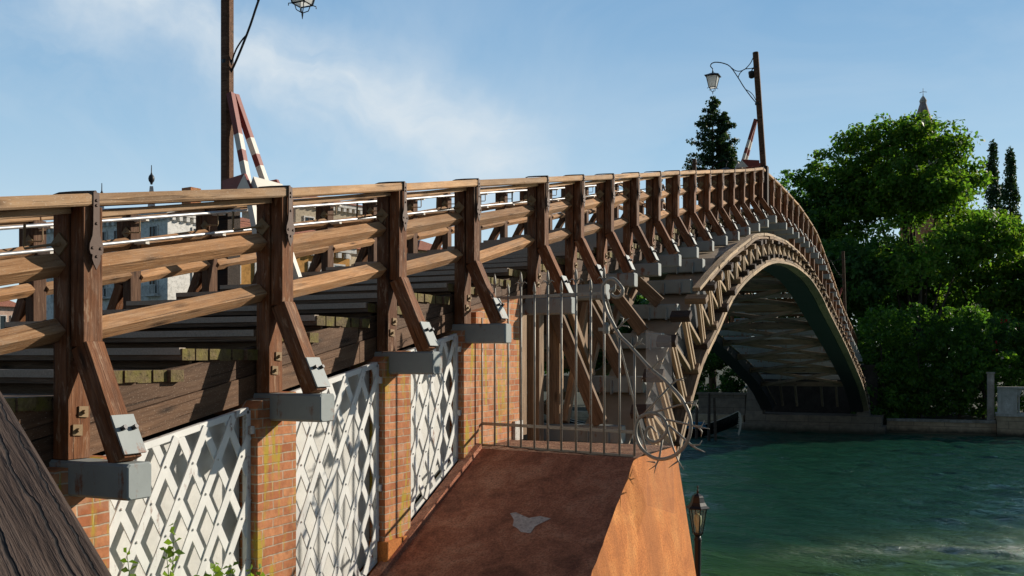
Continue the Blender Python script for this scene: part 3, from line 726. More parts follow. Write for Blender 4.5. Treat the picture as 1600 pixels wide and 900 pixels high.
BME = bracket_mesh()

rail_r = empty('wooden_railing', (0, 11, HC)); tag(rail_r, 'near wooden railing with braced posts and iron strap joints beside the lattice screens', 'railing', 'railings of the wooden bridge')
rail_l = empty('wooden_railing', (-4.53, 11, HC)); tag(rail_l, 'far wooden railing carrying aluminium pipes on the other side of the steps', 'railing', 'railings of the wooden bridge')
def mx(x, s): return x if s > 0 else -4.53-x
def railing(root, ys, s):
    for i, y in enumerate(ys):
        r = RT(y); bd = BD(y); z0 = r-bd+.003; sh = 1.62-bd
        tall = abs(y-28.05) < .01 and s > 0
        pm = M['post'] if s > 0 else M['rail']
        po = beam('post', (mx(-.178, s), y, z0), (mx(-.178, s), y, r-.076), .125, .172, M['post'] if s > 0 else M['pole'], root, up=(0, 1, 0), ch=.006)
        beam('outer_post', (mx(-.052, s), y, r-.93), (mx(-.052, s), y, r-.076), .105, .15, M['post'], po, up=(0, 1, 0), ch=.006)
        put('anchor_plate', AM[s], Matrix.Translation((0 if s > 0 else -4.53, y, r-.31)), po)
        if s > 0:
            put('iron_strap', SMESH, Matrix.Translation((0, y, r)), po)
            for wm in WMESH: put('square_washer', wm, Matrix.Translation((0, y, r+sh)), po)
        br = beam('brace', (mx(-.045, s), y, r-.925), (mx(.265, s), y, r-bd+.006), .135, .145, M['post'], root, up=(0, 1, 0), ch=.007)
        if s > 0: put('foot_bracket', BME, Matrix.Translation((0, y, r+sh)), br)
        if i+1 < len(ys):
            y2 = ys[i+1]; r2 = RT(y2); g = .004
            beam('handrail', (mx(-.112+random.uniform(-.006, .006), s), y+g, r-.037+random.uniform(-.005, .003)), (mx(-.112+random.uniform(-.006, .006), s), y2-g, r2-.037+random.uniform(-.005, .003)), .262, .074, M['hand'], root, ch=.012)
            beam('under_rail', (mx(-.13, s), y+.09, r-.107), (mx(-.13, s), y2-.09, r2-.107), .10, .044, M['hand'], root, ch=.005)
            # mid rails: square timbers set on edge
            j = .02*math.sin(i*2.7)
            lo0, lo1 = (.90, .83) if (abs(y-9.55) < .01 and s > 0) else (.83+j*.6, .83+j*.3)
            beam('mid_rail', (mx(-.20, s), y+.088, r-.44+j*.3), (mx(-.20, s), y2-.088, r2-.435+j*.3), .108, .108, M['rail'], root, ch=.006, roll=R(45+random.uniform(-3, 3)))
            beam('mid_rail', (mx(-.20, s), y+.088, r-lo0), (mx(-.20, s), y2-.088, r2-lo1), .108, .108, M['rail'], root, ch=.006, roll=R(45+random.uniform(-3, 3)))
    for dz in ((.13, .40) if s < 0 else (.10,)):
        b = MB(); pts = [(mx(-.43, s), q, RT(q)-dz) for q in np.arange(ys[0], ys[-1], .35)]
        b.tube(pts, .021 if s < 0 else .016, 8); b.build('pipe_handrail', M['alu'], root, (mx(-.43, s), 20, HC), True)
    if s < 0:
        for i, y in enumerate(ys[:26]):
            b = MB(); r = RT(y)
            b.box((-4.29, y-.025, r-.17), (-4.10, y+.025, r-.12))
            b.build('pipe_clip', M['wpaint'], root, (-4.2, y, r))
            b = MB(); b.box((-4.29, y-.03, r-.45), (-4.10, y+.03, r-.405)); b.build('pipe_clip', M['wpaint'], root, (-4.2, y, r))
railing(rail_r, PY, 1)
railing(rail_l, [q for q in [2.0+1.365*k for k in range(44)] if True], -1)

# ------------------------------------------------------------------ abutment, brick piers, lattice screens
zc = lambda z: z+HC
ab = empty('bridge_abutment', (0, 9, 1.1)); tag(ab, 'rust coloured sloping concrete abutment with orange side under the iron gate', 'abutment')
YE = lambda x: 9.74-.17*(x+.1)                       # top edge of the slope, slightly skewed
SL = .49
def apz(x, y): return zc(-1.0-SL*(YE(x)-y))
b = MB(); n = 44; v = []; jr = random.Random(12); xr = lambda z: 1.885+(-1.0-(z-HC))*.155
ylo = 4.6
for i in range(n+1):
    for j in range(9):
        u = j/8; y_ = YE(0)*(1-i/n)+ylo*i/n
        x = -.12+(xr(apz(1.9, y_))+.12)*u
        yy = y_-.17*x*(1-i/n); v.append((x-(jr.uniform(0, .012) if j == 8 else 0), yy, apz(x, yy)))
f = [(i*9+j, i*9+9+j, i*9+10+j, i*9+1+j) for i in range(n) for j in range(8)]
b.add(v, f); b.build('sloped_apron', M['apron'], ab, (0, 8, 1.1))
b = MB()
rt = [v[i*9+8] for i in range(n+1)]
far_t, far_b = (1.885, 10.93, zc(-1.0)), (2.20, 10.88, 1.05)
xw = lambda zz: 1.887+(zc(-1.0)-zz)*.161
cols = [(q[1], q[2], q[0]) for q in rt][::-1]+[(YE(1.9)+(10.93-YE(1.9))*k/4, zc(-1.0), 1.887) for k in range(1, 5)]
gv = []
for yy, zt, xt in cols:
    for k in range(7):
        zz = 1.05+(zt-1.05)*k/6; gv.append((xt if k == 6 else xw(zz), yy, zz))
b.add(gv, [(i*7+k, i*7+7+k, i*7+8+k, i*7+1+k) for i in range(len(cols)-1) for k in range(6)])
b.add([far_t, far_b, (-4.8, 10.88, 1.05), (-4.8, 10.93, zc(-1.0))], [(0, 1, 2, 3)])
b.build('side_wall', M['orange'], ab, (2, 9, 1.5))
b = MB(); n = 16; v = []
for i in range(n+1):
    for j in range(7):
        x = -.13+2.02*i/n; y = YE(x)+(10.93-YE(x))*j/6; v.append((x, y, zc(-1.0)+(.03*random.random() if 0 < j < 6 else 0)))
b.add(v, [(i*7+j, i*7+7+j, i*7+8+j, i*7+1+j) for i in range(n) for j in range(6)])
b.build('ledge', M['ledge'], ab, (1, 10, zc(-1)))
b = MB(); b.box((-4.7, 9.9, 1.0), (-.14, 10.95, zc(-1.02))); b.box((-5.2, 10.9, -1), (1.0, 13.6, zc(-1.35))); b.build('springer_block', M['pier'], ab, (-2, 12, 1))
ring = [(0.941, 8.446), (0.966, 8.359), (1.03, 8.321), (1.094, 8.264), (1.201, 8.244), (1.204, 8.346), (1.25, 8.391), (1.322, 8.456), (1.193, 8.497), (1.084, 8.471), (0.982, 8.522), (0.909, 8.563), (0.856, 8.545)]
b = MB()
b.add([(x, y, apz(x, y)+.005) for x, y in ring], [tuple(range(len(ring)))]); b.build('plaster_patch', M['patch'], ab, (*ring[0], apz(*ring[0])))
b = MB(); v = []
for y in np.linspace(YE(0), ylo, 12): v += [(-.135, y, apz(0, y)-.05), (-.02, y, apz(0, y)-.05), (-.03, y, apz(0, y)+.055), (-.135, y, apz(0, y)+.06)]
b.add(v, [(i*4+k, i*4+4+k, i*4+4+(k+1) % 4, i*4+(k+1) % 4) for i in range(11) for k in range(4)]+[(0, 1, 2, 3)]); b.build('kerb', M['apron'], ab, (0, 8, 2))
# masonry core hidden behind the screens
b = MB(); v = []
for y in (-3, 2, 5, 8, 11.2): v += [(-4.3, y, .9), (-.45, y, .9), (-.45, y, RT(y)-1.75), (-4.3, y, RT(y)-1.75)]
b.add(v, [(i*4+k, i*4+(k+1) % 4, i*4+4+(k+1) % 4, i*4+4+k) for i in range(4) for k in range(4)]+[(0, 3, 2, 1), (16, 17, 18, 19)]); b.build('stair_core', M['core'], ab, (-2, 4, 2))

def pier(y0, y1, label, plinth=None):
    r = empty('brick_pier', (-.3, (y0+y1)/2, 1.1)); tag(r, label, 'brick pier', 'brick piers under the bridge steps')
    b = MB(); yc = (y0+y1)/2
    b.prism([(-.10, y0, 1.1), (-.10, y1, 1.1), (-.10, y1, RT(y1)-1.66), (-.10, y0+.05, RT(y0)-1.63), (-.10, y0, RT(y0)-1.68)], (-.42, 0, 0))
    b.build('shaft', M['brick'], r, (-.3, yc, 2.5))
    if plinth:
        b = MB(); b.box((-.5, y0-.03, 1.1), (-.062, y1+.01, plinth)); b.build('plinth', M['orange'], r, (-.3, yc, 1.4))
    return r
pier(4.05, 4.50, 'brick pier half hidden by the dark foreground timber, beneath the lowest grey beam')
pier(5.94, 6.42, 'brick pier with yellow lichen between the two widest white lattice panels')
pier(7.79, 8.27, 'brick pier with orange plinth between second and narrowest lattice panels', zc(-1.72))
pier(9.42, 9.80, 'slim brick pier joined to the sunlit brick wall behind the gate bars')
r = empty('brick_wall', (-.3, 10.4, 3)); tag(r, 'sunlit orange brick end wall behind the iron gate bars', 'brick wall')
b = MB(); b.prism([(-.135, 9.80, zc(-1.0)), (-.135, 11.02, zc(-1.0)), (-.135, 11.02, RT(11)-1.50), (-.135, 9.80, RT(9.8)-1.50)], (-.35, 0, 0)); b.build('wall_face', M['brick'], r, (-.3, 10.4, 3.4))
b = MB(); b.box((-.30, 10.82, zc(-.998)), (-.10, 11.06, zc(-.76))); b.build('corner_stone', M['stonelight'], r, (-.2, 10.9, 3.3))

def clip_poly(p, q, poly):
    """clip segment pq to a convex polygon (2D, counter-clockwise)"""
    t0, t1 = 0.0, 1.0; d = (q[0]-p[0], q[1]-p[1])
    for i in range(len(poly)):
        a, b_ = poly[i], poly[(i+1) % len(poly)]; nx, ny = -(b_[1]-a[1]), b_[0]-a[0]
        den = nx*d[0]+ny*d[1]; num = nx*(p[0]-a[0])+ny*(p[1]-a[1])
        if abs(den) < 1e-9:
            if num < 0: return None
            continue
        t = -num/den
        if den > 0: t0 = max(t0, t)
        else: t1 = min(t1, t)
    if t1-t0 < .02: return None
    return (p[0]+d[0]*t0, p[1]+d[1]*t0), (p[0]+d[0]*t1, p[1]+d[1]*t1)
def lattice(y0, y1, zb0, zb1, label, holes=True):
    r = empty('lattice_screen', (-.18, (y0+y1)/2, (zb0+zb1)/2)); tag(r, label, 'lattice screen', 'white lattice screens between the brick piers')
    zt0, zt1 = RT(y0)-1.70, RT(y1)-1.70
    poly = [(y0, zb0), (y1, zb1), (y1, zt1), (y0, zt0)]
    O = (-.18, (y0+y1)/2, (zt0+zb0)/2)
    b = MB(); b.prism([(-.262, y, z) for y, z in poly], (-.012, 0, 0)); b.build('back_sheet', M['sheet'], r, O)
    fw = .045; b = MB()
    for a, c in ((0, 1), (1, 2), (2, 3), (3, 0)):
        p, q = poly[a], poly[c]; b.beam((-.19, *p), (-.19, *q), .05, fw, up=(1, 0, 0), ch=.004)
    b.build('frame', M['white'], r, O)
    sp = .262; k = 1.81
    ins = [(y0+.01, zb0+.01), (y1-.01, zb1+.01), (y1-.01, zt1-.01), (y0+.01, zt0-.01)]
    for sgn, xx in ((1, -.163), (-1, -.176)):
        b = MB(); lo, hi = min(zb0, zb1), max(zt0, zt1)
        for i in range(-40, 60):
            c = y0+i*sp
            s = clip_poly((c, lo-.5), (c+sgn*(hi-lo+1)/k, hi+.5), ins)
            if s: b.beam((xx, *s[0]), (xx, *s[1]), .064, .010, up=(1, 0, 0))
        if sgn > 0: lat = b
        else: b.build('lattice', M['white'], r, O)
    b = lat; lo = min(zb0, zb1)
    for i in range(-40, 60):
        for j in range(-40, 60):
            # crossing of strip i (rising) and j (falling)
            zc_ = ((j-i)*sp)*k/2+lo-.5; yy = y0+(i+j)*sp/2
            if y0+.04 < yy < y1-.04:
                tb = zb0+(zb1-zb0)*(yy-y0)/(y1-y0); tt = zt0+(zt1-zt0)*(yy-y0)/(y1-y0)
                if tb+.04 < zc_ < tt-.04: b.tube([(-.160, yy, zc_), (-.148, yy, zc_)], [.012, .007], 7)
    b.build('lattice', M['white'], r, O)
    for zz in (zb1+.35*(zt1-zb1), zt1-.18):
        b = MB(); b.box((-.165, y1-.015, zz), (-.13, y1+.035, zz+.06)); b.build('hinge', M['white'], r, (-.15, y1, zz))
lattice(4.52, 5.92, 1.12, 1.12, 'widest white lattice screen, below the lowest grey beam and above the green shrub')
lattice(6.44, 7.77, apz(0, 6.44)+.10, apz(0, 7.77)+.07, 'white lattice screen between two brick piers with lichen, middle of the three')
lattice(8.29, 9.40, apz(0, 8.29)+.07, apz(0, 9.40)+.07, 'narrowest white lattice screen, standing on the top of the rust red slope')

# ------------------------------------------------------------------ iron gate
G0 = Vector((-.13, 9.95, HC)); GT = Vector((1.99, -.5, 0)).normalized()
gate = empty('iron_gate', (-.13, 9.95, zc(-1))); tag(gate, 'grey spiked iron gate with a curling barbed scroll at its edge', 'gate')
gp = lambda s, z: G0+GT*s+Vector((0, 0, z))
def gtube(name, lines, r=.013, mt='gate', seg=7, smooth=True):
    b = MB()
    for ln in lines: b.tube([gp(*q) for q in ln[0]] if isinstance(ln[0], list) else [gp(*q) for q in ln], ln[1] if isinstance(ln[0], list) else r, seg)
    return b.build(name, M[mt], gate, gp(1, 0), smooth)
for s0, s1, z in ((.0, 2.03, -.985), (.0, 2.03, -.735), (.20, 1.66, .70)):
    A = beam('gate_rail', gp(s0, z), gp(s1, z-.005), .014, .035, M['gate'], gate, ch=.003)
bars = [-.005, .186, .382, .564, .752, .935, 1.115, 1.307, 1.495, 1.663, 1.851, 2.03]
fleur = {.186, .564, .935, 1.307, 1.663}
for s in bars:
    top = .98 if s in fleur else .86
    if s == 1.851: top = .235
    if s == 2.03: top = .085
    if s == -.005: top = .60
    b = MB(); pts = [(s, -.985), (s, top-.12)] if top > .3 else [(s, -.985), (s, top)]
    b.tube([gp(*q) for q in pts], .0125, 7)
    o = b.build('gate_bar', M['gate'], gate, gp(s, 0), True)
    if top > .3 and s != -.005:
        b = MB(); b.tube([gp(s, top-.13), gp(s, top-.10), gp(s, top-.04), gp(s, top)], [.0125, .019, .013, .002], 7)
        if s in fleur:
            for d in (-1, 1):
                b.tube([gp(s, top-.17), gp(s+d*.022, top-.13), gp(s+d*.055, top-.115), gp(s+d*.085, top-.135)], [.010, .009, .006, .003], 5)
        b.build('finial', M['gate'], o, gp(s, top), True)
scroll = [(1.857, .77), (1.825, .805), (1.783, .835), (1.723, .838), (1.669, .802), (1.647, .745), (1.655, .63), (1.696, .502), (1.764, .385), (1.857, .247), (1.963, .155), (2.08, .041), (2.221, -.092), (2.372, -.201), (2.471, -.288), (2.557, -.373), (2.63, -.49), (2.666, -.597), (2.661, -.716), (2.617, -.826), (2.533, -.918), (2.434, -.974), (2.322, -.997), (2.209, -.971), (2.119, -.909), (2.062, -.823), (2.041, -.734), (2.054, -.644), (2.093, -.586), (2.17, -.55), (2.247, -.538), (2.335, -.566), (2.392, -.63), (2.402, -.706), (2.36, -.774), (2.285, -.827), (2.209, -.82), (2.165, -.773), (2.175, -.706), (2.221, -.677), (2.25, -.70), (2.285, -.735)]
def smooth_path(p, n=4):
    P = [Vector((a, c, 0)) for a, c in p]; out = []
    for i in range(len(P)-1):
        a, b_, c, d = P[max(i-1, 0)], P[i], P[i+1], P[min(i+2, len(P)-1)]
        for k in range(n):
            t = k/n; q = .5*((2*b_)+(c-a)*t+(2*a-5*b_+4*c-d)*t*t+(3*b_-a-3*c+d)*t**3); out.append((q.x, q.y))
    return out+[(P[-1].x, P[-1].y)]
curl = [(1.857, .77), (1.889, .723), (1.871, .667), (1.817, .646), (1.764, .667), (1.75, .706), (1.783, .739), (1.804, .784)]
sp_ = smooth_path(scroll); 
b = MB(); nn = len(sp_); b.tube([gp(*q) for q in sp_], [.019]*(nn-14)+[.019-.001*k for k in range(14)], 8); b.tube([gp(*q) for q in smooth_path(curl)], [.019]*20+[.026, .03, .03, .028, .024, .018, .012, .006, .003][:len(smooth_path(curl))-20], 8)
scr = b.build('scroll', M['gate'], gate, gp(2, 0), True)
barbs = dict(
 b1=[[(1.817, .316), (1.871, .36), (1.897, .427), (1.857, .444)], [(1.871, .36), (1.924, .404), (1.963, .426)], [(1.871, .353), (1.95, .342), (1.971, .324)]],
 b2=[[(2.015, .12), (2.093, .187), (2.119, .22)], [(2.06, .16), (2.12, .165), (2.15, .15)], [(2.06, .16), (2.06, .23), (2.05, .25)]],
 b3=[[(2.234, -.092), (2.297, -.026), (2.285, .047)], [(2.297, -.026), (2.372, .019)], [(2.297, -.03), (2.392, -.036)]],
 b4=[[(2.40, -.235), (2.442, -.255), (2.52, -.2), (2.593, -.205)], [(2.496, -.211), (2.471, -.124)], [(2.52, -.2), (2.617, -.177)]],
 s5=[[(2.145, -.562), (2.447, -.474), (2.617, -.426), (2.737, -.401)], [(2.617, -.426), (2.725, -.433), (2.756, -.482)]],
 s6=[[(2.397, -.597), (2.666, -.64), (2.761, -.658), (2.867, -.668)], [(2.69, -.644), (2.785, -.646), (2.813, -.591)], [(2.749, -.658), (2.789, -.699), (2.78, -.753)]],
 s7=[[(2.422, -.651), (2.642, -.814), (2.725, -.864), (2.82, -.897)], [(2.666, -.835), (2.761, -.829), (2.789, -.785)]],
 s8=[[(2.41, -.695), (2.471, -.867), (2.525, -.995), (2.593, -1.082)], [(2.525, -1.006), (2.471, -1.042), (2.422, -1.078)]],
 s9=[[(2.352, -.797), (2.317, -.986), (2.285, -1.055), (2.196, -1.116)], [(2.285, -1.044), (2.259, -1.145)], [(2.272, -1.033), (2.165, -1.029)]],
 s10=[[(2.447, -.255), (2.093, -.597)]])
for nm, ls in barbs.items():
    b = MB()
    for k, l in enumerate(ls):
        n = len(l); b.tube([gp(*q) for q in l], [(.012 if k == 0 else .009)*(1-.75*(i/(n-1))**2) for i in range(n)] if nm != 's10' else .010, 6)
    b.build('barb', M['gate'], gate, gp(*ls[0][0]), True)
b = MB(); b.box(gp(1.60, .30)-Vector((0, .03, 0)), gp(1.72, .335)+Vector((0, .03, 0))); b.lathe([(.035, 0), (.04, .03), (.035, .09), (.02, .12)], gp(1.70, .27)-Vector((0, .03, 0)), 10); b.build('latch', M['gate'], gate, gp(1.66, .3))
b = MB(); b.tube([gp(1.68, .68), gp(1.75, .2)+Vector((0, .25, 0)), gp(1.99, -.99)+Vector((0, .55, 0))], .012, 6); b.build('stay_rod', M['gate'], gate, gp(1.8, 0))
# perspex guard fixed past the gate's edge
b = MB(); b.prism([gp(2.154, .30)+Vector((0, .03, 0)), gp(2.439, .24)+Vector((0, .03, 0)), gp(2.475, -1.53)+Vector((0, .03, 0)), gp(2.169, -1.477)+Vector((0, .03, 0))], (0, .006, 0))
o = b.build('guard_sheet', M['perspex'], None, gp(2.3, -.6)); tag(o, 'scratched clear plastic guard sheet hanging behind the gate scroll', 'plastic sheet')

# ------------------------------------------------------------------ foreground timber
A0, A1 = Vector((2.38, 1.80, zc(-.062))), Vector((3.297, 1.339, zc(-.406))); d = (A1-A0).normalized(); wv = Vector((-.447, -.894, 0)); nv = d.cross(wv).normalized()
if nv.z < 0: nv = -nv
c0 = A0-d*1.2+wv*.14-nv*.06; c1 = A1+d*.9+wv*.14-nv*.06
Am, ln = basis(c0, c1, nv); v, f = bar_geo(ln, .28, .12, .014)
o = put('timber_handrail', mesh('timber_handrail', v, f, M['fgwood']), Am); tag(o, 'broad dark weathered timber handrail with long cracks, close to the viewer', 'timber handrail')

# ------------------------------------------------------------------ street lamps on the bridge
def stripes(b, p0, p1, w, cuts, cols, up=(0, 1, 0)):
    p0, p1 = Vector(p0), Vector(p1)
    for (a, c), k in zip(zip(cuts[:-1], cuts[1:]), cols): b.beam(p0.lerp(p1, a), p0.lerp(p1, c), w, w, up, 0, k)
def lamp(x, y, s, label, lean=0.0, wd=.15, up=3.48, zs=1.0):
    r = RT(y); base = r-1.60; top = r+up
    root = empty('street_lamp', (x, y, base)); tag(root, label, 'street lamp', 'wooden lamp posts standing on the bridge')
    L = lambda dx, dz: Vector((x-s*(dx+lean*min(1, max(0, (top-base+dz)/(top-base)))), y, top+dz))
    b = MB(); b.beam((x, y, r-.1), L(0, 0), wd, wd, (0, 1, 0), .03); b.build('pole', M['pole'], root, (x, y, base))
    b = MB(); b.box((x-.12, y-.13, base), (x+.12, y+.13, r+.10)); b.build('pole_base', M['dark'], root, (x, y, base))
    for dy in (-.38, .38):
        b = MB(); p0 = Vector((x-s*.1-s*lean*.55, y+dy*.12, top-1.98)); p1 = Vector((x-s*.98, y+dy, r-1.2))
        stripes(b, p0, p1, .085, [0, .225, .31, .37, .66, 1], [0, 1, 0, 1, 1]); b.build('strut', [M['red'], M['wpaint']], root, p0)
    b = MB(); zb = r+.10
    b.prism([(x-s*.10, y-.22, zb), (x-s*.72, y-.36, zb-.04), (x-s*.58, y-.34, zb+.20), (x-s*.10, y-.22, zb+.16)], (0, .05, 0), 0)
    b.build('cross_board', [M['red'], M['wpaint']], root, (x, y, zb)); b = MB()
    b.prism([(x-s*.10, y+.22, zb), (x-s*.72, y+.36, zb-.04), (x-s*.58, y+.34, zb+.24), (x-s*.10, y+.22, zb+.16)], (0, .05, 0), 0)
    b.build('cross_board', [M['red'], M['wpaint']], root, (x, y, zb))
    b = MB(); b.prism([(x-s*.40, y-.297, zb-.02), (x-s*.71, y-.367, zb-.04), (x-s*.58, y-.347, zb+.19)], (0, .02, 0)); b.build('white_board', M['wpaint'], root, (x, y, zb)); b = MB(); b.prism([(x-s*.60, y-.30, zb-.06), (x-s*.80, y-.30, zb-.06), (x-s*.70, y-.30, zb+.16)], (0, .62, 0)); b.build('white_board', M['wpaint'], root, (x, y, zb))
    k = .84
    arm = [(1.52, -.40), (1.52, -.33), (1.56, -.29), (1.59, -.24), (1.56, -.18), (1.48, -.15), (1.37, -.15), (1.15, -.20), (.90, -.33), (.64, -.69), (.48, -.95), (.30, -1.20), (.14, -1.40), (0.0, -1.55)]
    a4 = [(.42, -1.05), (.28, -1.13), (.14, -1.27), (.0, -1.57)]
    a2 = [(.87, -.36), (.72, -.47), (.56, -.50), (.42, -.47), (.30, -.40), (.17, -.28), (.12, -.20), (.06, -.22), (.12, -.16)]
    a3 = [(.64, -.69), (.60, -.60), (.52, -.52), (.40, -.46), (.22, -.46), (.04, -.45)]
    b = MB(); rr = .016
    for pth, q in ((arm, rr), (a2, .013), (a3, .013), (a4, .011)): b.tube([L(a*k, c if c > -.33 else -.33+(c+.33)*zs) for a, c in [(u, v_) for u, v_ in smooth_path(pth, 3)] if a > -9], q, 6)
    for c in (-1.52, -.45): b.add(*ring_geo(L(0, c), wd*.56, .05))
    b.build('arm', M['black'], root, L(.5, -.5), True)
    h = L(1.52*k, -.40)
    lt = MB(); lt.lathe([(.012, 0), (.03, -.02), (.015, -.06)][::-1], h, 8)
    # pyramid cap
    def sq(c, a, z): return [(c.x+u*a, c.y+v_*a, c.z+z) for u, v_ in ((1, 1), (-1, 1), (-1, -1), (1, -1))]
    q = sq(h, .05, -.06)+sq(h, .12, -.10)+sq(h, .215, -.145)+sq(h, .205, -.16)
    lt.add(q, [(i*4+j, i*4+(j+1) % 4, i*4+4+(j+1) % 4, i*4+4+j) for i in range(3) for j in range(4)]+[(3, 2, 1, 0), (12, 13, 14, 15)])
    ta, tb = .165, .095; zt, zl = -.16, -.50
    for u, v_ in ((1, 1), (-1, 1), (-1, -1), (1, -1)):
        lt.tube([(h.x+u*ta, h.y+v_*ta, h.z+zt), (h.x+u*tb, h.y+v_*tb, h.z+zl)], .011, 5)
        lt.tube([(h.x+u*(tb+.035), h.y+v_*(tb+.035), h.z+zl-.04), (h.x+u*(tb+.035), h.y+v_*(tb+.035), h.z+zl-.01), (h.x+u*tb, h.y+v_*tb, h.z+zl)], .007, 5)
        lt.tube([(h.x+u*tb*.8, h.y+v_*tb*.8, h.z+zl), (h.x+u*tb*.6, h.y+v_*tb*.6, h.z+zl-.08), (h.x, h.y, h.z+zl-.12)], .007, 5)
    for zz, a in ((zl, tb), (zt-.005, ta)):
        c = sq(h, a, zz)
        for i in range(4): lt.tube([c[i], c[(i+1) % 4]], .010, 5)
    lt.lathe([(.004, -.70), (.014, -.64), (.012, -.60)], h, 6)
    lan = lt.build('lantern', M['black'], root, h)
    p = MB(); q = sq(h, tb-.004, zl+.01)+sq(h, ta-.006, zt-.01)
    p.add(q, [(j, (j+1) % 4, 4+(j+1) % 4, 4+j) for j in range(4)]); p.build('pane', M['opal'], lan, h)
    return root, L
def ring_geo(c, r, h):
    v = [(c.x+r*math.cos(a)*q, c.y+r*math.sin(a)*q, c.z+z) for z in (-h/2, h/2) for q in (1.0,) for a in np.linspace(0, 2*math.pi, 12, endpoint=False)]
    return v, [(k, (k+1) % 12, 12+(k+1) % 12, 12+k) for k in range(12)]
lamp(-4.42, 10.62, -1, 'tall wooden lamp post with red and white struts, its lantern hanging high over the steps', zs=1.17)
rt_, Lf = lamp(-.06, 28.62, 1, 'leaning wooden lamp post with curled arm and lantern at the bridge crest', lean=.24, wd=.16)
lamp(-4.42, 38.3, -1, 'grey wooden lamp post rising just above the railing in front of the dark conifer', up=2.65)
lamp(-.10, 54.6, 1, 'wooden lamp post at the far foot of the bridge against the dark trees', lean=.1)
h = Lf(.14, -.62); b = MB(); b.lathe([(.05, -.13), (.085, -.10), (.09, -.02), (.10, 0), (.10, .06), (.04, .08)], h, 12); b.tube([h+Vector((0, 0, .08)), h+Vector((.02, 0, .14)), Lf(0, -.44)], .02, 6)
o = b.build('camera_dome', M['black'], None, h, True); tag(o, 'small black dome security camera bracketed to the leaning lamp post', 'security camera')

# ------------------------------------------------------------------ garden lantern
K = 1.242
root = empty('garden_lantern', (1.965, 11.69, 1.1)); tag(root, 'black hexagonal garden lantern with yellowed bulb on a post above the green water', 'lantern')
c = Vector((1.965, 11.69, 0)); z = lambda q: q*K+HC
b = MB(); b.lathe([(.06, 1.1), (.06, 1.14), (.034, 1.2), (.034*K, z(-1.80)), (.036*K, z(-1.79)), (.040*K, z(-1.775)), (.030*K, z(-1.76)), (.03*K, z(-1.74))], (c.x, c.y, 0), 16); b.build('post', M['black'], root, (c.x, c.y, 1.1), True)
b = MB(); b.lathe([(.004*K, z(-1.245)), (.010*K, z(-1.26)), (.004*K, z(-1.275)), (.012*K, z(-1.30)), (.010*K, z(-1.32)), (.05*K, z(-1.345)), (.058*K, z(-1.36)), (.060*K, z(-1.37)), (.072*K, z(-1.41)), (.092*K, z(-1.44)), (.122*K, z(-1.462)), (.120*K, z(-1.47)), (.02*K, z(-1.468))][::-1], (c.x, c.y, 0), 6)
b.build('cap', M['black'], root, (c.x, c.y, z(-1.4)))
b = MB()
for k in range(6):
    a = math.pi/3*k; u, v_ = math.cos(a), math.sin(a)
    b.tube([(c.x+u*.088*K, c.y+v_*.088*K, z(-1.468)), (c.x+u*.048*K, c.y+v_*.048*K, z(-1.715))], .0072, 5)
b.lathe([(.030*K, z(-1.745)), (.050*K, z(-1.725)), (.053*K, z(-1.712)), (.02*K, z(-1.712))], (c.x, c.y, 0), 6)
fr = b.build('frame', M['black'], root, (c.x, c.y, z(-1.6)))
b = MB(); b.lathe([(.046*K, z(-1.71)), (.085*K, z(-1.47))], (c.x, c.y, 0), 6); b.f = b.f[:-2]; b.m = b.m[:-2]; b.build('glass', M['lglass'], root, (c.x, c.y, z(-1.6)))
b = MB(); b.lathe([(.018*K, z(-1.71)), (.020*K, z(-1.655)), (.036*K, z(-1.62)), (.040*K, z(-1.58)), (.036*K, z(-1.545)), (.018*K, z(-1.525)), (.003*K, z(-1.52))], (c.x, c.y, 0), 14); b.build('bulb', M['bulb'], root, (c.x, c.y, z(-1.6)), True)

# ------------------------------------------------------------------ foliage
def leaves(centres, radii, per, size, flat=.75, seed=1, out=None):
    """leaf quads scattered through small clumps: returns verts, faces"""
    g = np.random.default_rng(seed); C = np.repeat(np.array(centres), per, 0); Rr = np.repeat(np.array(radii), per, 0)
    n = len(C); d = g.normal(size=(n, 3)); d /= np.linalg.norm(d, axis=1, keepdims=True)
    rad = g.uniform(.25, 1.0, (n, 1))**.6
    P = C+d*rad*Rr[:, None]*np.array([1, 1, flat])
    nr = d*.6+g.normal(size=(n, 3))*.6+np.array([0, 0, .35]); nr /= np.linalg.norm(nr, axis=1, keepdims=True)
    t = np.cross(nr, g.normal(size=(n, 3))); t /= np.linalg.norm(t, axis=1, keepdims=True); u = np.cross(nr, t)
    s = size*g.uniform(.6, 1.35, (n, 1)); a = t*s; b_ = u*s*.55
    V = np.stack([P-a*.5, P-b_*.5+nr*s*.08, P+a*.5, P+b_*.5+nr*s*.08], 1).reshape(-1, 3)
    F = np.arange(n*4).reshape(-1, 4)
    return V, F
def lobe_clumps(lobes, dens, g, rc=(.45, .95)):
    cs, rs = [], []
    for (x, y, zz, rx, ry, rz) in lobes:
        n = int(dens*(rx*ry+rx*rz+ry*rz)*4.2/3*3)
        d = g.normal(size=(n, 3)); d /= np.linalg.norm(d, axis=1, keepdims=True)
        k = g.uniform(.62, 1.08, (n, 1))
        cs.append(np.array([x, y, zz])+d*k*np.array([rx, ry, rz])); rs.append(g.uniform(*rc, n))
    return np.concatenate(cs), np.concatenate(rs)
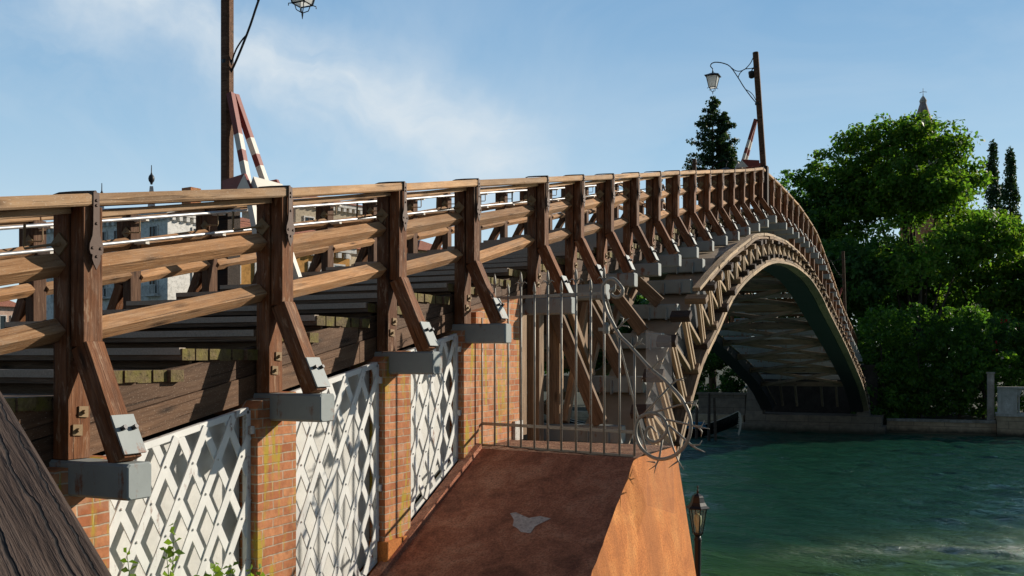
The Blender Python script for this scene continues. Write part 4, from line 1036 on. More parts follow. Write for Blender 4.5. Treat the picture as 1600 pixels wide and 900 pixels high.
def tree(name, base, lobes, label, cat, mt, trunk_r=.3, dens=.85, per=44, size=.36, group=None, seed=1, rc=(.45, .95), limbs=6, mt2=None, flowers=None):
    g = np.random.default_rng(seed)
    root = empty(name, base); tag(root, label, cat, group)
    cs, rs = lobe_clumps(lobes, dens, g, rc)
    keep = cs[:, 2] > base[2]-.6; cs, rs = cs[keep], rs[keep]
    V, F = leaves(cs, rs, per, size, .75, seed)
    O = np.array(base); mats = [mt, mt2 or mt]; mi = (g.random(len(F)) < .35).astype(int)
    put('crown', fast_mesh('crown', V-O, F, mats, mi), Matrix.Translation(base), root)
    if flowers:
        fm, frac, fs = flowers; idx = g.choice(len(cs), max(3, int(len(cs)*frac)), replace=False)
        V, F = leaves(cs[idx]+np.array([0, -.3, .1]), rs[idx]*.55, 14, fs, .6, seed+5)
        put('blossoms', fast_mesh('blossoms', V-O, F, fm), Matrix.Translation(base), root)
    b = MB(); top = max(l[2] for l in lobes)
    b0 = Vector(base); tp = Vector((np.mean([l[0] for l in lobes]), np.mean([l[1] for l in lobes]), top*.8+base[2]*.2))
    mid = b0.lerp(tp, .45)+Vector((g.uniform(-.3, .3), g.uniform(-.3, .3), 0))
    b.tube([b0-Vector((0, 0, .3)), b0.lerp(mid, .5), mid, tp], [trunk_r*1.25, trunk_r, trunk_r*.75, trunk_r*.25], 8)
    for l in lobes[:limbs]:
        e = Vector(l[:3]); s = b0.lerp(mid, g.uniform(.6, 1)); m_ = s.lerp(e, .5)+Vector((0, 0, -.25*(e-s).length*.3))
        b.tube([s, m_, e], [trunk_r*.55, trunk_r*.35, trunk_r*.08], 6)
    b.build('trunk', M['bark'], root, base, True)
    return root
GZ = .72
TG = 'broadleaf trees on the far bank'
def lob(c, r, n, spread, seed, flat=.8):
    g = np.random.default_rng(seed); out = [(*c, r, r, r*flat)]
    for k in range(n):
        a = 2*math.pi*k/n+g.uniform(-.4, .4); e = g.uniform(-.45, .75); q = spread*g.uniform(.75, 1.1)
        rr = r*g.uniform(.42, .68); out.append((c[0]+q*math.cos(a)*math.cos(e), c[1]+q*math.sin(a)*math.cos(e), c[2]+q*math.sin(e)*flat, rr, rr, rr*flat))
    return out
tree('broadleaf_tree', (2.9, 76, GZ), lob((2.6, 76, 16.5), 3.4, 11, 3.6, 11)+[(-1.6, 76, 18.7, 1.9, 1.9, 1.6), (5.6, 77, 17.2, 1.9, 1.9, 1.7), (1.2, 76, 20.4, 2.3, 2, 1.6), (4.6, 76, 19.8, 2.2, 2, 1.8), (3.1, 75.6, 20.2, 2.0, 1.9, 1.6), (-.6, 76, 20.0, 1.9, 2, 1.5), (-3.0, 76, 18.2, 2.0, 2, 1.8), (-1.5, 75.5, 14, 2.6, 2.4, 2.2), (6.3, 77, 13.5, 2, 2, 2)], 'tallest and widest leafy green tree on the far bank, beneath the stone spire', 'tree', M['leaf'], .42, .85, 42, .36, TG, 21, mt2=M['leafl'])
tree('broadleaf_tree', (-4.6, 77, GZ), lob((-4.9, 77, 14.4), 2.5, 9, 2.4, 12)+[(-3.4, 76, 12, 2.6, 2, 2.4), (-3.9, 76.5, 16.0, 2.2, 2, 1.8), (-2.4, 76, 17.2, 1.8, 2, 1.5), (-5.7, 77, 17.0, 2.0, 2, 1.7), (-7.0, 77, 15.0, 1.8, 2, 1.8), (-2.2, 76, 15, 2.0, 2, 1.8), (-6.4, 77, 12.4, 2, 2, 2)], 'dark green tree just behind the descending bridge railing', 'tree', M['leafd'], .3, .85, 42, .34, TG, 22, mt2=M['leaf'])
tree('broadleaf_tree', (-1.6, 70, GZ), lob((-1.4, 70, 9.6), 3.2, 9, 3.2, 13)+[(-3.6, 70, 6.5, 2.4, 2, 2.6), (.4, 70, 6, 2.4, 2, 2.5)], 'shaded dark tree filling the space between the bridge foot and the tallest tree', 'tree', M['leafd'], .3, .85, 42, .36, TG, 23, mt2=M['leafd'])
tree('broadleaf_tree', (3.5, 68, GZ), lob((3.4, 68.5, 10.4), 2.1, 9, 2.3, 14)+[(2, 68, 12.4, 1.3, 1.2, 1), (4.6, 68, 12.2, 1.2, 1.2, .9)], 'bright sunlit mid green tree in front of the tallest tree', 'tree', M['leaf'], .28, .3, 46, .30, TG, 24, mt2=M['leafl'])
tree('broadleaf_tree', (7.6, 73, GZ), lob((7.5, 73, 11.6), 2.6, 9, 2.8, 15)+[(6.6, 72, 8.5, 2.2, 2, 2.2), (9.6, 73, 8.5, 2.2, 2, 2.4)], 'green tree growing in front of the two narrow cypresses', 'tree', M['leaf'], .3, .85, 42, .34, TG, 25, mt2=M['leafl'])
tree('broadleaf_tree', (12.5, 74, GZ), lob((12, 74, 9.6), 2.8, 8, 2.8, 16), 'green tree at the right hand end of the bank', 'tree', M['leafd'], .3, .85, 42, .36, TG, 26, mt2=M['leaf'])
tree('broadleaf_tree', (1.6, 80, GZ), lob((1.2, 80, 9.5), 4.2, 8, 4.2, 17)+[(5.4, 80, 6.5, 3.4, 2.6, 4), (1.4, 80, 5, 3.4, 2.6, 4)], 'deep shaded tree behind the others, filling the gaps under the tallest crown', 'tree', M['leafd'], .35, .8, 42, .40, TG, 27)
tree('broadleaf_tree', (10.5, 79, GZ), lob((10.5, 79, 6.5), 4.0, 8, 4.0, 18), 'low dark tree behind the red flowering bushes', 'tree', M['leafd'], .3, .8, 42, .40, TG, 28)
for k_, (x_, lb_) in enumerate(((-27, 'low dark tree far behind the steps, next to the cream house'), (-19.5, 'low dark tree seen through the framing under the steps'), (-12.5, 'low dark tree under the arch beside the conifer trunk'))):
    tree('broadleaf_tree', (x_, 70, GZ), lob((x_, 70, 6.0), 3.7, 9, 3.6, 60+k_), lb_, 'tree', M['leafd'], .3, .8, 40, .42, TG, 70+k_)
BG = 'dense shrubs hanging over the far quay'
def bush(base, lobes, label, mt, seed, flowers=None, mt2=None): return tree('shrub', base, lobes, label, 'shrub', mt, 0.08, 1.5, 44, .25, BG, seed, rc=(.3, .6), limbs=3, mt2=mt2, flowers=flowers)
bush((1.2, 61.6, GZ), [(1.0, 61.6, 3.6, 1.5, 1.2, 2.0), (.2, 61.2, 2.0, 1.2, 1.1, 1.2), (2.0, 61.4, 2.3, 1.2, 1.1, 1.5), (1.6, 61.8, 6.2, 1.5, 1.2, 1.6), (1.8, 60.6, 1.4, .9, .9, .8)], 'dark ivy covered bush with pale blossoms beside the bridge foot', M['leaf'], 31, (M['fwhite'], .03, .10), M['leafd'])
bush((3.4, 62.2, GZ), [(3.2, 62.2, 3.4, 1.4, 1.1, 1.9), (2.6, 61.6, 1.9, 1.3, 1.1, 1.2), (4.2, 62, 2.4, 1.3, 1.1, 1.5), (3.4, 62.6, 6.0, 1.5, 1.2, 1.6)], 'tall green bush trailing low over the middle of the stone quay', M['leaf'], 32, (M['fwhite'], .025, .10), M['leafd'])
bush((5.6, 62.6, GZ), [(5.4, 62.6, 3.6, 1.5, 1.2, 2.1), (6.4, 62.2, 2.8, 1.1, 1.1, 1.5), (4.9, 62, 2.0, 1.2, 1.0, 1.2), (6.0, 63, 6.0, 1.5, 1.2, 1.5)], 'green bush ending against the stone post of the balustrade', M['leaf'], 33, (M['fwhite'], .03, .10), M['leafd'])
bush((7.4, 64.2, GZ), [(7.3, 64.4, 5.6, 1.2, 1.1, 1.2), (7.0, 64.4, 4.0, 1.2, 1.0, 1.6)], 'flowering bush with a cluster of crimson blooms above the balustrade', M['leafd'], 34, (M['fred'], .16, .15))
bush((9.2, 65.0, GZ), [(9.3, 65.4, 5.2, 1.3, 1.1, 1.2), (9.6, 65.2, 3.6, 1.2, 1.0, 1.6)], 'sprawling bush spotted with scattered red blooms at the right edge', M['leafd'], 35, (M['fred'], .10, .13))
bush((8.4, 62.6, GZ), [(8.5, 63.0, 3.9, 1.1, .9, .9), (8.9, 63, 2.4, 1.0, .9, 1.2)], 'oleander bush with white flowers behind the balustrade', M['leaf'], 36, (M['fwhite'], .22, .13))
bush((-8.8, 63, GZ), [(-9, 63, 3.6, 2.2, 1.4, 2.4), (-6.6, 63.4, 3.2, 1.8, 1.4, 2.2), (-11.5, 63.5, 4, 2.4, 1.5, 2.8)], 'dark bush behind the old wall, seen beneath the near arch curve', M['leafd'], 37)
for k_, (x_, lb_) in enumerate(((-.6, 'dark hedge shrub deep behind the ivy covered bush'), (4.4, 'dark hedge shrub deep behind the middle of the quay'), (9.4, 'dark hedge shrub deep behind the balustrade'), (13.6, 'dark hedge shrub at the far right behind the balustrade'))):
    bush((x_, 67, GZ), [(x_, 67, 2.4, 2.8, 1.2, 2.3), (x_-1.2, 67.3, 5.2, 2.0, 1.2, 1.8), (x_+1.2, 67.3, 4.8, 2.0, 1.2, 1.8)], lb_, M['leafd'], 80+k_)
bush((6.9, 63.0, GZ), [(6.9, 63.0, 2.6, .9, .9, 1.9), (6.4, 63.3, 4.6, 1.1, .9, 1.4)], 'leafy green bush directly behind the square stone gate post', M['leaf'], 91, None, M['leafd'])
# cypresses
def cypress(base, h, rad, label, seed):
    g = np.random.default_rng(seed); root = empty('cypress_tree', base); tag(root, label, 'cypress', 'narrow cypresses behind the trees')
    n = 260; t = g.random(n)**.8; a = g.random(n)*2*math.pi
    prof = rad*np.sin(np.pi*np.clip(.10+.9*(1-t), 0, 1)**.9)**.55*np.clip((1-t)*3.2, 0, 1)**.6*np.where(t < .0, 0, 1)
    cs = np.stack([base[0]+np.cos(a)*prof*.75, base[1]+np.sin(a)*prof*.75, base[2]+t*h], 1)
    V, F = leaves(cs, np.full(n, .34), 40, .26, 1.5, seed); O = np.array(base)
    put('crown', fast_mesh('crown', V-O, F, M['cypress']), Matrix.Translation(base), root)
    b = MB(); b.tube([base, (base[0], base[1], base[2]+h*.8)], [.2, .04], 7); b.build('trunk', M['bark'], root, base)
cypress((8.75, 95, GZ), 22.6, .85, 'narrow dark cypress nearer to the stone spire', 41); cypress((9.95, 92.2, GZ), 21.4, .95, 'narrow dark cypress at the far right, beside its twin', 42)
# conifer
def conifer(base, h, rad, label, seed):
    g = np.random.default_rng(seed); root = empty('conifer_tree', base); tag(root, label, 'conifer')
    cs, rs = [], []; b = MB()
    b.tube([base, (base[0], base[1], base[2]+h)], [.35, .03], 8)
    for (ox, hh, rr) in ((0, h, rad), (1.05, h*.945, rad*.55)):
        z_ = .30
        while z_ < .99:
            R_ = rr*(1-z_)**.62*1.25*g.uniform(.75, 1.2); nb = 7 if z_ < .85 else 5
            for k in range(nb):
                a = g.random()*6.28; Rb = R_*g.uniform(.6, 1.15); e = Vector((base[0]+ox+math.cos(a)*Rb, base[1]+math.sin(a)*Rb, base[2]+hh*z_+Rb*.16))
                s = Vector((base[0]+ox*.6, base[1], base[2]+hh*z_-.15)); b.tube([s, e], [.05, .015], 4)
                for q in np.linspace(.35, 1, max(2, int(Rb*2.4))):
                    p = s.lerp(e, q); cs.append(p); rs.append(g.uniform(.24, .46))
            z_ += .022
        cs.append((base[0]+ox, base[1], base[2]+hh)); rs.append(.25)
    V, F = leaves(np.array(cs), np.array(rs), 34, .27, .7, seed); O = np.array(base)
    put('crown', fast_mesh('crown', V-O, F, M['needle']), Matrix.Translation(base), root); b.build('trunk', M['bark'], root, base)
conifer((-12.8, 79.9, GZ), 25.3, 4.3, 'dark pointed conifer rising behind the crest of the bridge', 51)
# near shrub in front of the lattice
root = empty('leafy_shrub', (.25, 4.75, 1.1)); tag(root, 'fresh green leafy shrub growing in front of the widest lattice screen', 'shrub')
g = random.Random(9); b = MB(); vs, fs = [], []
for k in range(64):
    x0, y0 = .22+g.uniform(-.25, .28), 4.72+g.uniform(-.55, .75); ht = g.uniform(1.42, 1.74) if k > 2 else (2.02, 1.90, 1.86)[k]
    if k == 0: x0, y0 = .30, 4.62
    p0 = Vector((x0, y0, 1.1)); bend = Vector((g.uniform(-.14, .14), g.uniform(-.16, .16), 0)); pts = [p0+Vector((0, 0, ht*q))+bend*q*q for q in (0, .3, .6, .8, 1)]
    b.tube(pts, [.008, .007, .005, .004, .002], 5)
    for q in range(24):
        u = .35+.66*q/23; i = min(3, int(u*4)); qq = ht*u; c = p0+Vector((0, 0, qq))+bend*u*u
        for sd in (0, 1):
            a = q*2.4+sd*math.pi+k; ln = g.uniform(.055, .10)*(1.25-u*.45)
            dv = Vector((math.cos(a), math.sin(a), g.uniform(.0, .9))).normalized(); sv = dv.cross(Vector((g.uniform(-1, 1), g.uniform(-1, 1), g.uniform(-.3, .8)))).normalized()*ln*.34
            o_ = len(vs); vs += [c, c+dv*ln*.5+sv, c+dv*ln-Vector((0, 0, ln*.2)), c+dv*ln*.5-sv]; fs.append((o_, o_+1, o_+2, o_+3))
b.build('stems', M['shrub'], root, (.25, 4.75, 1.1)); O = Vector((.25, 4.75, 1.1))
put('crown', mesh('crown', [q-O for q in vs], fs, M['shrub']), Matrix.Translation(O), root)

# ------------------------------------------------------------------ far bank: pier, quay, balustrade, old wall, posts, gondola
def wallthing(name, boxes, mt, label, cat):
    b = MB()
    for lo, hi in boxes: b.box(lo, hi)
    o = b.build(name, mt); tag(o, label, cat); return o
r = empty('stone_pier', (-1.8, 58, 0)); tag(r, 'low dark stone pier carrying the far feet of the arch', 'stone pier')
b = MB(); b.box((-6.2, 57.4, -1), (1.75, 61.0, .42)); b.build('base', M['pier'], r, (-1.8, 58, 0))
b = MB(); b.box((-6.0, 57.7, .42), (1.55, 61.0, .98)); b.build('upper_course', M['pier'], r, (-1.8, 58, .8))
b = MB(); b.prism([(-6.0, 57.8, .98), (-5.0, 57.8, .98), (-5.25, 58.4, 4.0), (-5.9, 58.4, 4.0)], (0, 1, 0)); b.build('pylon', M['pier'], r, (-5.5, 58, 2))
b = MB(); b.prism([(.2, 58.3, .98), (.9, 58.3, .98), (.8, 58.6, 2.2), (.2, 58.6, 2.2)], (0, 1, 0)); b.build('impost', M['pier'], r, (.5, 58, 1.2))
r = empty('quay_wall', (4.6, 59.6, 0)); tag(r, 'low tan stone quay wall below the hanging bushes', 'quay wall')
b = MB(); b.box((1.76, 59.55, -1), (7.42, 60.0, .66)); b.build('wall_face', M['quay'], r, (4.6, 59.7, 0))
b = MB(); b.box((1.76, 59.47, .66), (7.42, 60.1, .80)); b.build('coping', M['stone'], r, (4.6, 59.7, .7))
wallthing('quay_wall', [((-400, 59.3, -1), (-6.4, 60, .8))], M['quay'], 'long stone quay edge running away behind the bridge to the left', 'quay wall')
r = empty('stone_balustrade', (10, 59.2, 0)); tag(r, 'pale stone balustrade with pointed gothic arches above the water', 'balustrade')
b = MB(); b.box((7.44, 58.95, -1), (60, 60.3, 1.10)); b.build('plinth_wall', M['quay'], r, (10, 59.2, 0))
b = MB(); b.box((7.40, 58.86, 1.10), (60, 60.35, 1.26)); b.build('coping', M['stonelight'], r, (10, 59.2, 1.2))
b = MB(); b.box((7.46, 59.0, 1.26), (8.42, 59.3, 2.62)); b.build('end_panel', M['stonelight'], r, (8, 59.2, 2))
b = MB(); b.box((7.44, 58.96, 2.62), (60, 59.34, 2.72)); b.build('handrail', M['stonelight'], r, (10, 59.2, 2.7))
for k in range(34):
    x = 8.50+k*.40; b = MB()
    b.lathe([(.075, 1.26), (.075, 1.34), (.05, 1.38), (.045, 2.16), (.075, 2.20), (.075, 2.26)], (x, 59.15, 0), 10)
    b.prism([(x-.06, 59.06, 2.26), (x+.06, 59.06, 2.26), (x+.10, 59.06, 2.42), (x+.2, 59.06, 2.58), (x+.2, 59.06, 2.62), (x-.2, 59.06, 2.62), (x-.2, 59.06, 2.58), (x-.10, 59.06, 2.42)], (0, .18, 0))
    b.build('baluster', M['stonelight'], r, (x, 59.15, 2))
o = wallthing('stone_post', [((7.0, 60.4, GZ), (7.36, 60.8, 3.4)), ((6.96, 60.36, 3.4), (7.4, 60.84, 3.5))], M['stone'], 'square stone gate post partly covered by green leaves beside the balustrade', 'stone post')
wallthing('old_wall', [((-9.4, 60.3, .7), (-6.5, 60.8, 2.0)), ((-9.5, 60.2, 2.0), (-6.4, 60.9, 2.14))], M['pier'], 'weathered old masonry wall beyond the mooring posts', 'wall')
def post(x, y, h, label, lean):
    b = MB(); b.tube([(x, y, -1), (x+lean*.5, y, h*.5), (x+lean, y, h)], [.085, .08, .065], 8); o = b.build('mooring_post', M['grey'], None, (x, y, 0)); tag(o, label, 'mooring post', 'wooden mooring posts by the gondola')
post(-6.40, 49.8, 2.45, 'taller of the two close mooring posts near the gondola bow', .02); post(-6.05, 49.9, 2.2, 'shorter mooring post leaning beside its taller neighbour', -.1); post(-7.2, 50.4, 1.9, 'mooring post standing apart next to the blue boat cover', .03)
# gondola
r = empty('gondola', (-8, 51, 0)); tag(r, 'black gondola with curved bow iron moored below the far pier', 'gondola')
b = MB(); v = []; n = 22; L0 = 10.6; gx = lambda t: -5.35-L0*(1-t); ring = 7
for i in range(n+1):
    t = i/n; wd = .72*math.sin(math.pi*min(1, max(0, t)))**.75+.02; sh = .42+.75*abs(2*t-1)**3.2+ (.25*max(0, t-.8)/.2)
    ke = -.12+.85*max(0, (t-.72)/.28)**2+.85*max(0, (.22-t)/.22)**2
    for q, k in ((-1, 1), (-.92, .55), (-.5, .08), (0, 0), (.5, .08), (.92, .55), (1, 1)): v.append((gx(t), 52.3+q*wd-.8*(1-t), ke+(sh-ke)*k))
f = [(i*7+j, i*7+7+j, i*7+8+j, i*7+1+j) for i in range(n) for j in range(6)]
b.add(v, f); b.build('hull', M['hull'], r, (-8, 51, 0), True)
b = MB()
for q in (0, 6): b.tube([v[i*7+q] for i in range(n+1)], .022, 5)
b.build('gunwale', M['ferro'], r, (-8, 51, .5))
b = MB(); px = -5.33
b.prism([(px, 52.28, .1), (px+.12, 52.28, .5), (px+.16, 52.28, .95), (px+.10, 52.28, 1.28), (px-.02, 52.28, 1.42), (px-.12, 52.28, 1.36), (px-.05, 52.28, 1.2), (px+.04, 52.28, 1.05), (px+.03, 52.28, .6), (px-.06, 52.28, .2)], (0, .04, 0))
for k in range(5): b.box((px-.10, 52.28, .55+k*.11), (px+.04, 52.32, .59+k*.11))
b.build('bow_iron', M['ferro'], r, (px, 52.3, .8))
b = MB(); b.prism([(-9.6, 51.2, .45), (-9.4, 51.2, .8), (-7.2, 51.2, .8), (-6.9, 51.2, .5)], (0, .9, 0)); b.build('cover', M['blue'], r, (-8, 51.6, .6))

# ------------------------------------------------------------------ bell tower
r = empty('bell_tower', (2.1, 152, GZ)); tag(r, 'pointed brick bell tower spire poking above the tallest tree', 'bell tower')
b = MB(); b.box((-.9, 149, GZ), (5.1, 155, 30)); b.build('shaft', M['brick'], r, (2.1, 152, 15))
b = MB(); b.prism([(-1.3, 148.6, 30), (5.5, 148.6, 30), (5.5, 148.6, 31), (-1.3, 148.6, 31)], (0, 6.8, 0)); b.build('cornice', M['stonelight'], r, (2.1, 152, 30))
b = MB(); b.lathe([(3.75, 30.6), (.38, 41.7)], (2.1, 152, 0), 10); b.build('spire', masonry('spire_brick', (.20, .16, .15), (.31, .26, .24), (.42, .36, .34), .9, None, fine=4)[0], r, (2.1, 152, 35))
b = MB(); b.lathe([(.46, 41.6), (.52, 41.9), (.30, 42.3), (.06, 42.6), (.04, 42.9)], (2.1, 152, 0), 10); b.tube([(1.6, 152, 43.1), (2.1, 152, 43.2), (2.6, 152, 43.1)], .04, 5); b.tube([(2.1, 152, 42.7), (2.1, 152, 43.7)], .035, 5); b.build('finial', M['stonelight'], r, (2.1, 152, 42))

# ------------------------------------------------------------------ houses beyond the steps
def house(name, c, az, wdt, dep, zt, label, wall, wins, roof='hip', cornice=True, rh=2.0, shutter='shutterb', ov=.6):
    """c: near corner; front face runs from c along direction az (left), side face along depth"""
    root = empty(name, (c[0], c[1], GZ)); tag(root, label, 'house', 'houses on the far bank beyond the steps')
    u = Vector((-math.cos(az), math.sin(az), 0)); w_ = Vector((math.sin(az), math.cos(az), 0)); C = Vector((c[0], c[1], 0))
    P = lambda a, d_, zz: C+u*a+w_*d_+Vector((0, 0, zz))
    b = MB(); b.prism([P(0, 0, GZ), P(wdt, 0, GZ), P(wdt, dep, GZ), P(0, dep, GZ)], (0, 0, zt-GZ)); b.build('wall', wall, root, P(wdt/2, dep/2, zt/2))
    if cornice:
        b = MB(); b.prism([P(-.45, -.45, zt-.1), P(wdt+.45, -.45, zt-.1), P(wdt+.45, dep+.45, zt-.1), P(-.45, dep+.45, zt-.1)], (0, 0, .45))
        for a in np.arange(.3, wdt, .9): b.prism([P(a, -.40, zt-.6), P(a+.4, -.40, zt-.6), P(a+.4, 0, zt-.6), P(a, 0, zt-.6)], (0, 0, .45))
        for a in np.arange(.3, dep, .9): b.prism([P(-.40, a, zt-.6), P(-.40, a+.4, zt-.6), P(0, a+.4, zt-.6), P(0, a, zt-.6)], (0, 0, .45))
        b.build('cornice', M['trim'], root, P(0, 0, zt))
    z1 = zt+.36 if cornice else zt; o1 = ov; q = min(wdt, dep)*.5
    e = [P(-o1, -o1, z1), P(wdt+o1, -o1, z1), P(wdt+o1, dep+o1, z1), P(-o1, dep+o1, z1)]
    if wdt >= dep: rg = [P(q, dep/2, z1+rh), P(max(wdt-q, q+.1), dep/2, z1+rh)]; F = [(0, 1, 5, 4), (1, 2, 5), (2, 3, 4, 5), (3, 0, 4), (3, 2, 1, 0)]
    else: rg = [P(wdt/2, q, z1+rh), P(wdt/2, max(dep-q, q+.1), z1+rh)]; F = [(0, 1, 4), (1, 2, 5, 4), (2, 3, 5), (3, 0, 4, 5), (3, 2, 1, 0)]
    b = MB(); b.add(e+rg, F); rf = b.build('roof', M['tiles'], root, P(wdt/2, dep/2, z1))
    for (side, a, zz, ww, hh, kind) in wins:
        def Q(s_, d_, z_): return P(a+s_, -d_, z_) if side == 'f' else P(-d_, a+s_, z_)
        b = MB()
        for lo, hi in (((-.14, zz-.14), (0, zz+hh+.16)), ((ww, zz-.14), (ww+.14, zz+hh+.16)), ((0, zz+hh), (ww, zz+hh+.16)), ((-.14, zz-.2), (ww+.14, zz-.02))):
            b.prism([Q(lo[0], .0, lo[1]), Q(hi[0], .0, lo[1]), Q(hi[0], .0, hi[1]), Q(lo[0], .0, hi[1])], Q(0, .12, 0)-Q(0, 0, 0))
        if kind == 'b':
            b.prism([Q(-.5, 0, zz-.35), Q(ww+.5, 0, zz-.35), Q(ww+.5, 0, zz-.2), Q(-.5, 0, zz-.2)], Q(0, .8, 0)-Q(0, 0, 0))
            b.prism([Q(-.5, .7, zz+.75), Q(ww+.5, .7, zz+.75), Q(ww+.5, .7, zz+.85), Q(-.5, .7, zz+.85)], Q(0, .1, 0)-Q(0, 0, 0))
            for s_ in np.arange(-.5, ww+.5, .22): b.prism([Q(s_, .72, zz-.2), Q(s_+.09, .72, zz-.2), Q(s_+.09, .72, zz+.75), Q(s_, .72, zz+.75)], Q(0, .06, 0)-Q(0, 0, 0))
        fo = b.build('window', M['trim'], root, Q(0, 0, zz))
        b = MB(); b.prism([Q(0, .004, zz-.02), Q(ww, .004, zz-.02), Q(ww, .004, zz+hh), Q(0, .004, zz+hh)], Q(0, .03, 0)-Q(0, 0, 0)); b.build('pane', M['glass_dark'], fo, Q(0, 0, zz))
        if kind == 's':
            b = MB()
            for s0 in (.0, ww*.5): b.prism([Q(s0+.02, .036, zz), Q(s0+ww*.5-.02, .036, zz), Q(s0+ww*.5-.02, .036, zz+hh), Q(s0+.02, .036, zz+hh)], Q(0, .05, 0)-Q(0, 0, 0))
            b.build('shutter', M[shutter], fo, Q(0, 0, zz))
        elif kind in 'wb':
            b = MB(); b.prism([Q(ww*.5-.05, .036, zz), Q(ww*.5+.05, .036, zz), Q(ww*.5+.05, .036, zz+hh), Q(ww*.5-.05, .036, zz+hh)], Q(0, .04, 0)-Q(0, 0, 0))
            for s0 in (.0, ww-.09): b.prism([Q(s0, .036, zz), Q(s0+.09, .036, zz), Q(s0+.09, .036, zz+hh), Q(s0, .036, zz+hh)], Q(0, .04, 0)-Q(0, 0, 0))
            b.build('sash', M['shutterb'], fo, Q(0, 0, zz))
    return root, P, rf
az = R(8)
wn = []
for a in (1.6, 5.0, 7.6, 10.2, 14.6, 17.8): wn += [('f', a, 16.2, 1.15, 2.0, 'w'), ('f', a, 11.2, 1.2, 2.7, 'b' if a > 1 else 'w'), ('f', a, 5.5, 1.2, 2.6, 'w')]
for a in (3.2, 8.4, 13.6): wn += [('s', a, 16.2, 1.6, 2.0, 'w'), ('s', a, 11.2, 1.5, 2.6, 's'), ('s', a, 5.5, 1.5, 2.6, 'w')]
hr, P, rf = house('palazzo', (-68.9, 76.5), az, 22, 18, 19.4, 'large white palazzo with dentilled cornice and balconies seen through the railing', M['pwhite'], wn, rh=2.6)
b = MB(); b.prism([P(2.5, 5, 20), P(4.0, 5, 20), P(4.0, 6.4, 20), P(2.5, 6.4, 20)], (0, 0, 3.2)); b.build('chimney', M['brick'], rf, P(3, 5.5, 21))
def obelisk(x, y, zb, zt, label, r0=.55):
    r = empty('rooftop_obelisk', (x, y, zb)); tag(r, label, 'obelisk', 'obelisks on the palazzo roof')
    b = MB(); b.lathe([(r0*1.6, zb), (r0*1.6, zb+.8), (r0, zb+.9), (r0*.45, zt-1.0)], (x, y, 0), 4); b.build('shaft', M['trim'], r, (x, y, zb))
    b = MB(); b.lathe([(.10, zt-.8), (.16, zt-.6), (.30, zt-.4), (.34, zt-.15), (.28, zt+.1), (.12, zt+.3), (.06, zt+.5), (.04, zt+1.3)], (x, y, 0), 12); b.build('ball', M['arch'], r, (x, y, zt), True)
obelisk(-73.6, 79.0, 19.8, 24.0, 'white rooftop obelisk with dark ball, fully clear of the handrail'); obelisk(-79.6, 77.8, 19.2, 22.3, 'rooftop obelisk whose dark ball just shows beside the iron strap')
HA = R(-72)                                            # fronts of the other houses look up the canal, into the sun
wn = [('f', a, zz, 1.1, 2.0, 's') for a in (.7, 3.4, 6.1, 8.8, 11.5) for zz in (10.7, 6.5)]
house('ochre_house', (-44.9, 74.2), HA, 13.6, 3.5, 14.0, 'ochre house with white cornice and blue shutters below the white palazzo', M['ochre'], wn, shutter='shutter', rh=1.6)
wn = [('f', a, zz, 1.3, 2.3, 'w' if k % 2 else 's') for k, a in enumerate((1.2, 4.4, 7.6, 10.6)) for zz in (19.6, 15.6)]
house('tan_house', (-63.9, 109.5), HA, 13.2, 12, 23.8, 'tall tan house with wooden windows behind the ochre one', M['tan'], wn, rh=1.8)
house('red_roof_house', (-48.9, 89.9), HA, 11.4, 10, 15.6, 'house whose broad red tiled roof fronts the tan one', M['cream'], [('f', a, 12.0, 1.2, 2, 'w') for a in (1.5, 5, 8.5)], cornice=False, rh=3.6)
house('cream_house', (-39.3, 84.4), HA, 4.9, 8, 14.6, 'narrow plain cream house low behind the steps', M['cream'], [('f', 3.4, 8.5, .9, 1.6, 'w')], cornice=False, rh=1.4)
house('pink_house', (-139.5, 116.1), HA, 12, 22, 13.2, 'distant pink house with red roof seen low between railings', M['pink'], [('f', a, zz, .9, 3.0, 'n') for a in np.arange(.9, 11.5, 1.9) for zz in (8.6, 3.4)], cornice=False, rh=3.6)

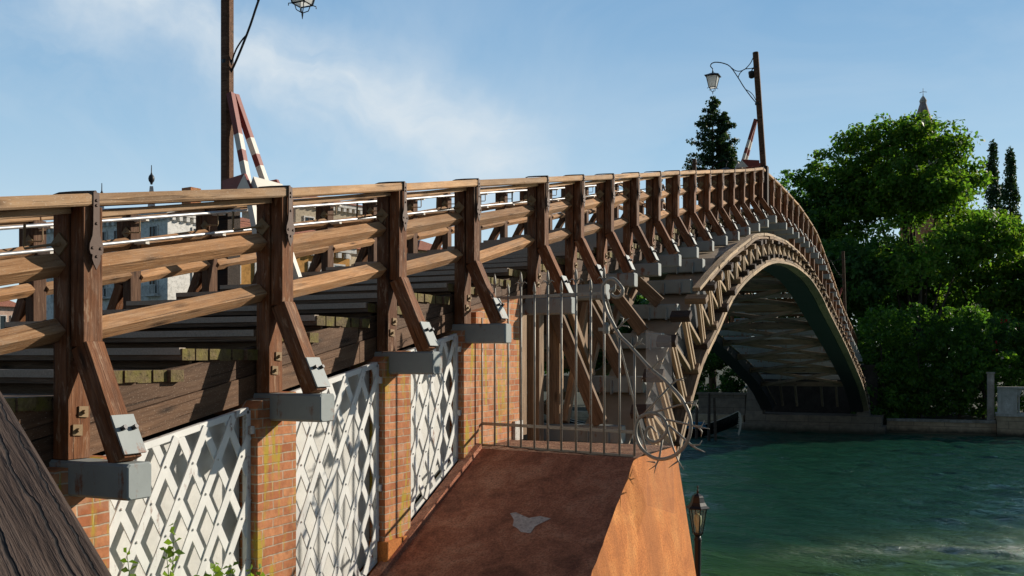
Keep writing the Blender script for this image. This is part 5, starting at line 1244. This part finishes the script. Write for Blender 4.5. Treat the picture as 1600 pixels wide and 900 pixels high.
# ------------------------------------------------------------------ child on the steps
def child(loc):
    x, y, z0 = loc; root = empty('person', loc); tag(root, 'small dark haired child in a white top and skirt standing on the upper steps', 'person')
    def skin_body(name, pts, edges, rad, mt, root_i=0, lev=2):
        me = bpy.data.meshes.new(name); me.from_pydata(pts, edges, []); me.materials.append(mt); o = bpy.data.objects.new(name, me); link(o, root, Matrix.Translation(loc))
        md = o.modifiers.new('skin', 'SKIN'); md.use_smooth_shade = True
        for i, q in enumerate(me.skin_vertices[0].data): q.radius = (rad[i], rad[i]*.85); q.use_root = (i == root_i)
        sb = o.modifiers.new('sub', 'SUBSURF'); sb.levels = lev; sb.render_levels = lev; return o
    pts = [(0, 0, .62), (0, 0, .78), (0, 0, .92), (0, 0, .99), (0, .01, 1.06), (0, .015, 1.13),
           (.06, 0, .58), (.065, -.01, .33), (.065, .01, .06), (.07, -.07, .03),
           (-.06, 0, .58), (-.065, .05, .33), (-.065, .12, .07), (-.07, .05, .03),
           (.11, 0, .91), (.15, .01, .76), (.16, -.04, .62), (.16, -.06, .57), (-.11, 0, .91), (-.15, .01, .76), (-.16, -.04, .62), (-.16, -.06, .57)]
    ed = [(0, 1), (1, 2), (2, 3), (3, 4), (4, 5), (0, 6), (6, 7), (7, 8), (8, 9), (0, 10), (10, 11), (11, 12), (12, 13), (2, 14), (14, 15), (15, 16), (16, 17), (2, 18), (18, 19), (19, 20), (20, 21)]
    rd = [.085, .08, .085, .035, .075, .07, .06, .042, .03, .026, .06, .042, .03, .026, .04, .03, .024, .02, .04, .03, .024, .02]
    skin_body('body', pts, ed, rd, M['skin'])
    b = MB(); b.lathe([(.155, .44), (.15, .50), (.12, .60), (.098, .66), (.10, .78), (.115, .88), (.10, .94), (.045, .965)], (x, y, z0), 16); b.build('dress', M['cloth'], root, (x, y, z0+.7), True)
    b = MB(); b.lathe([(.05, 1.01), (.088, 1.06), (.095, 1.13), (.08, 1.19), (.03, 1.222)], (x-.01, y+.035, z0), 14); b.build('hair', M['hair'], root, (x, y, z0+1.1), True)
ch_y = 5.3+.81*27+.25
child((-2.85, ch_y, .08+.152*27+HC))
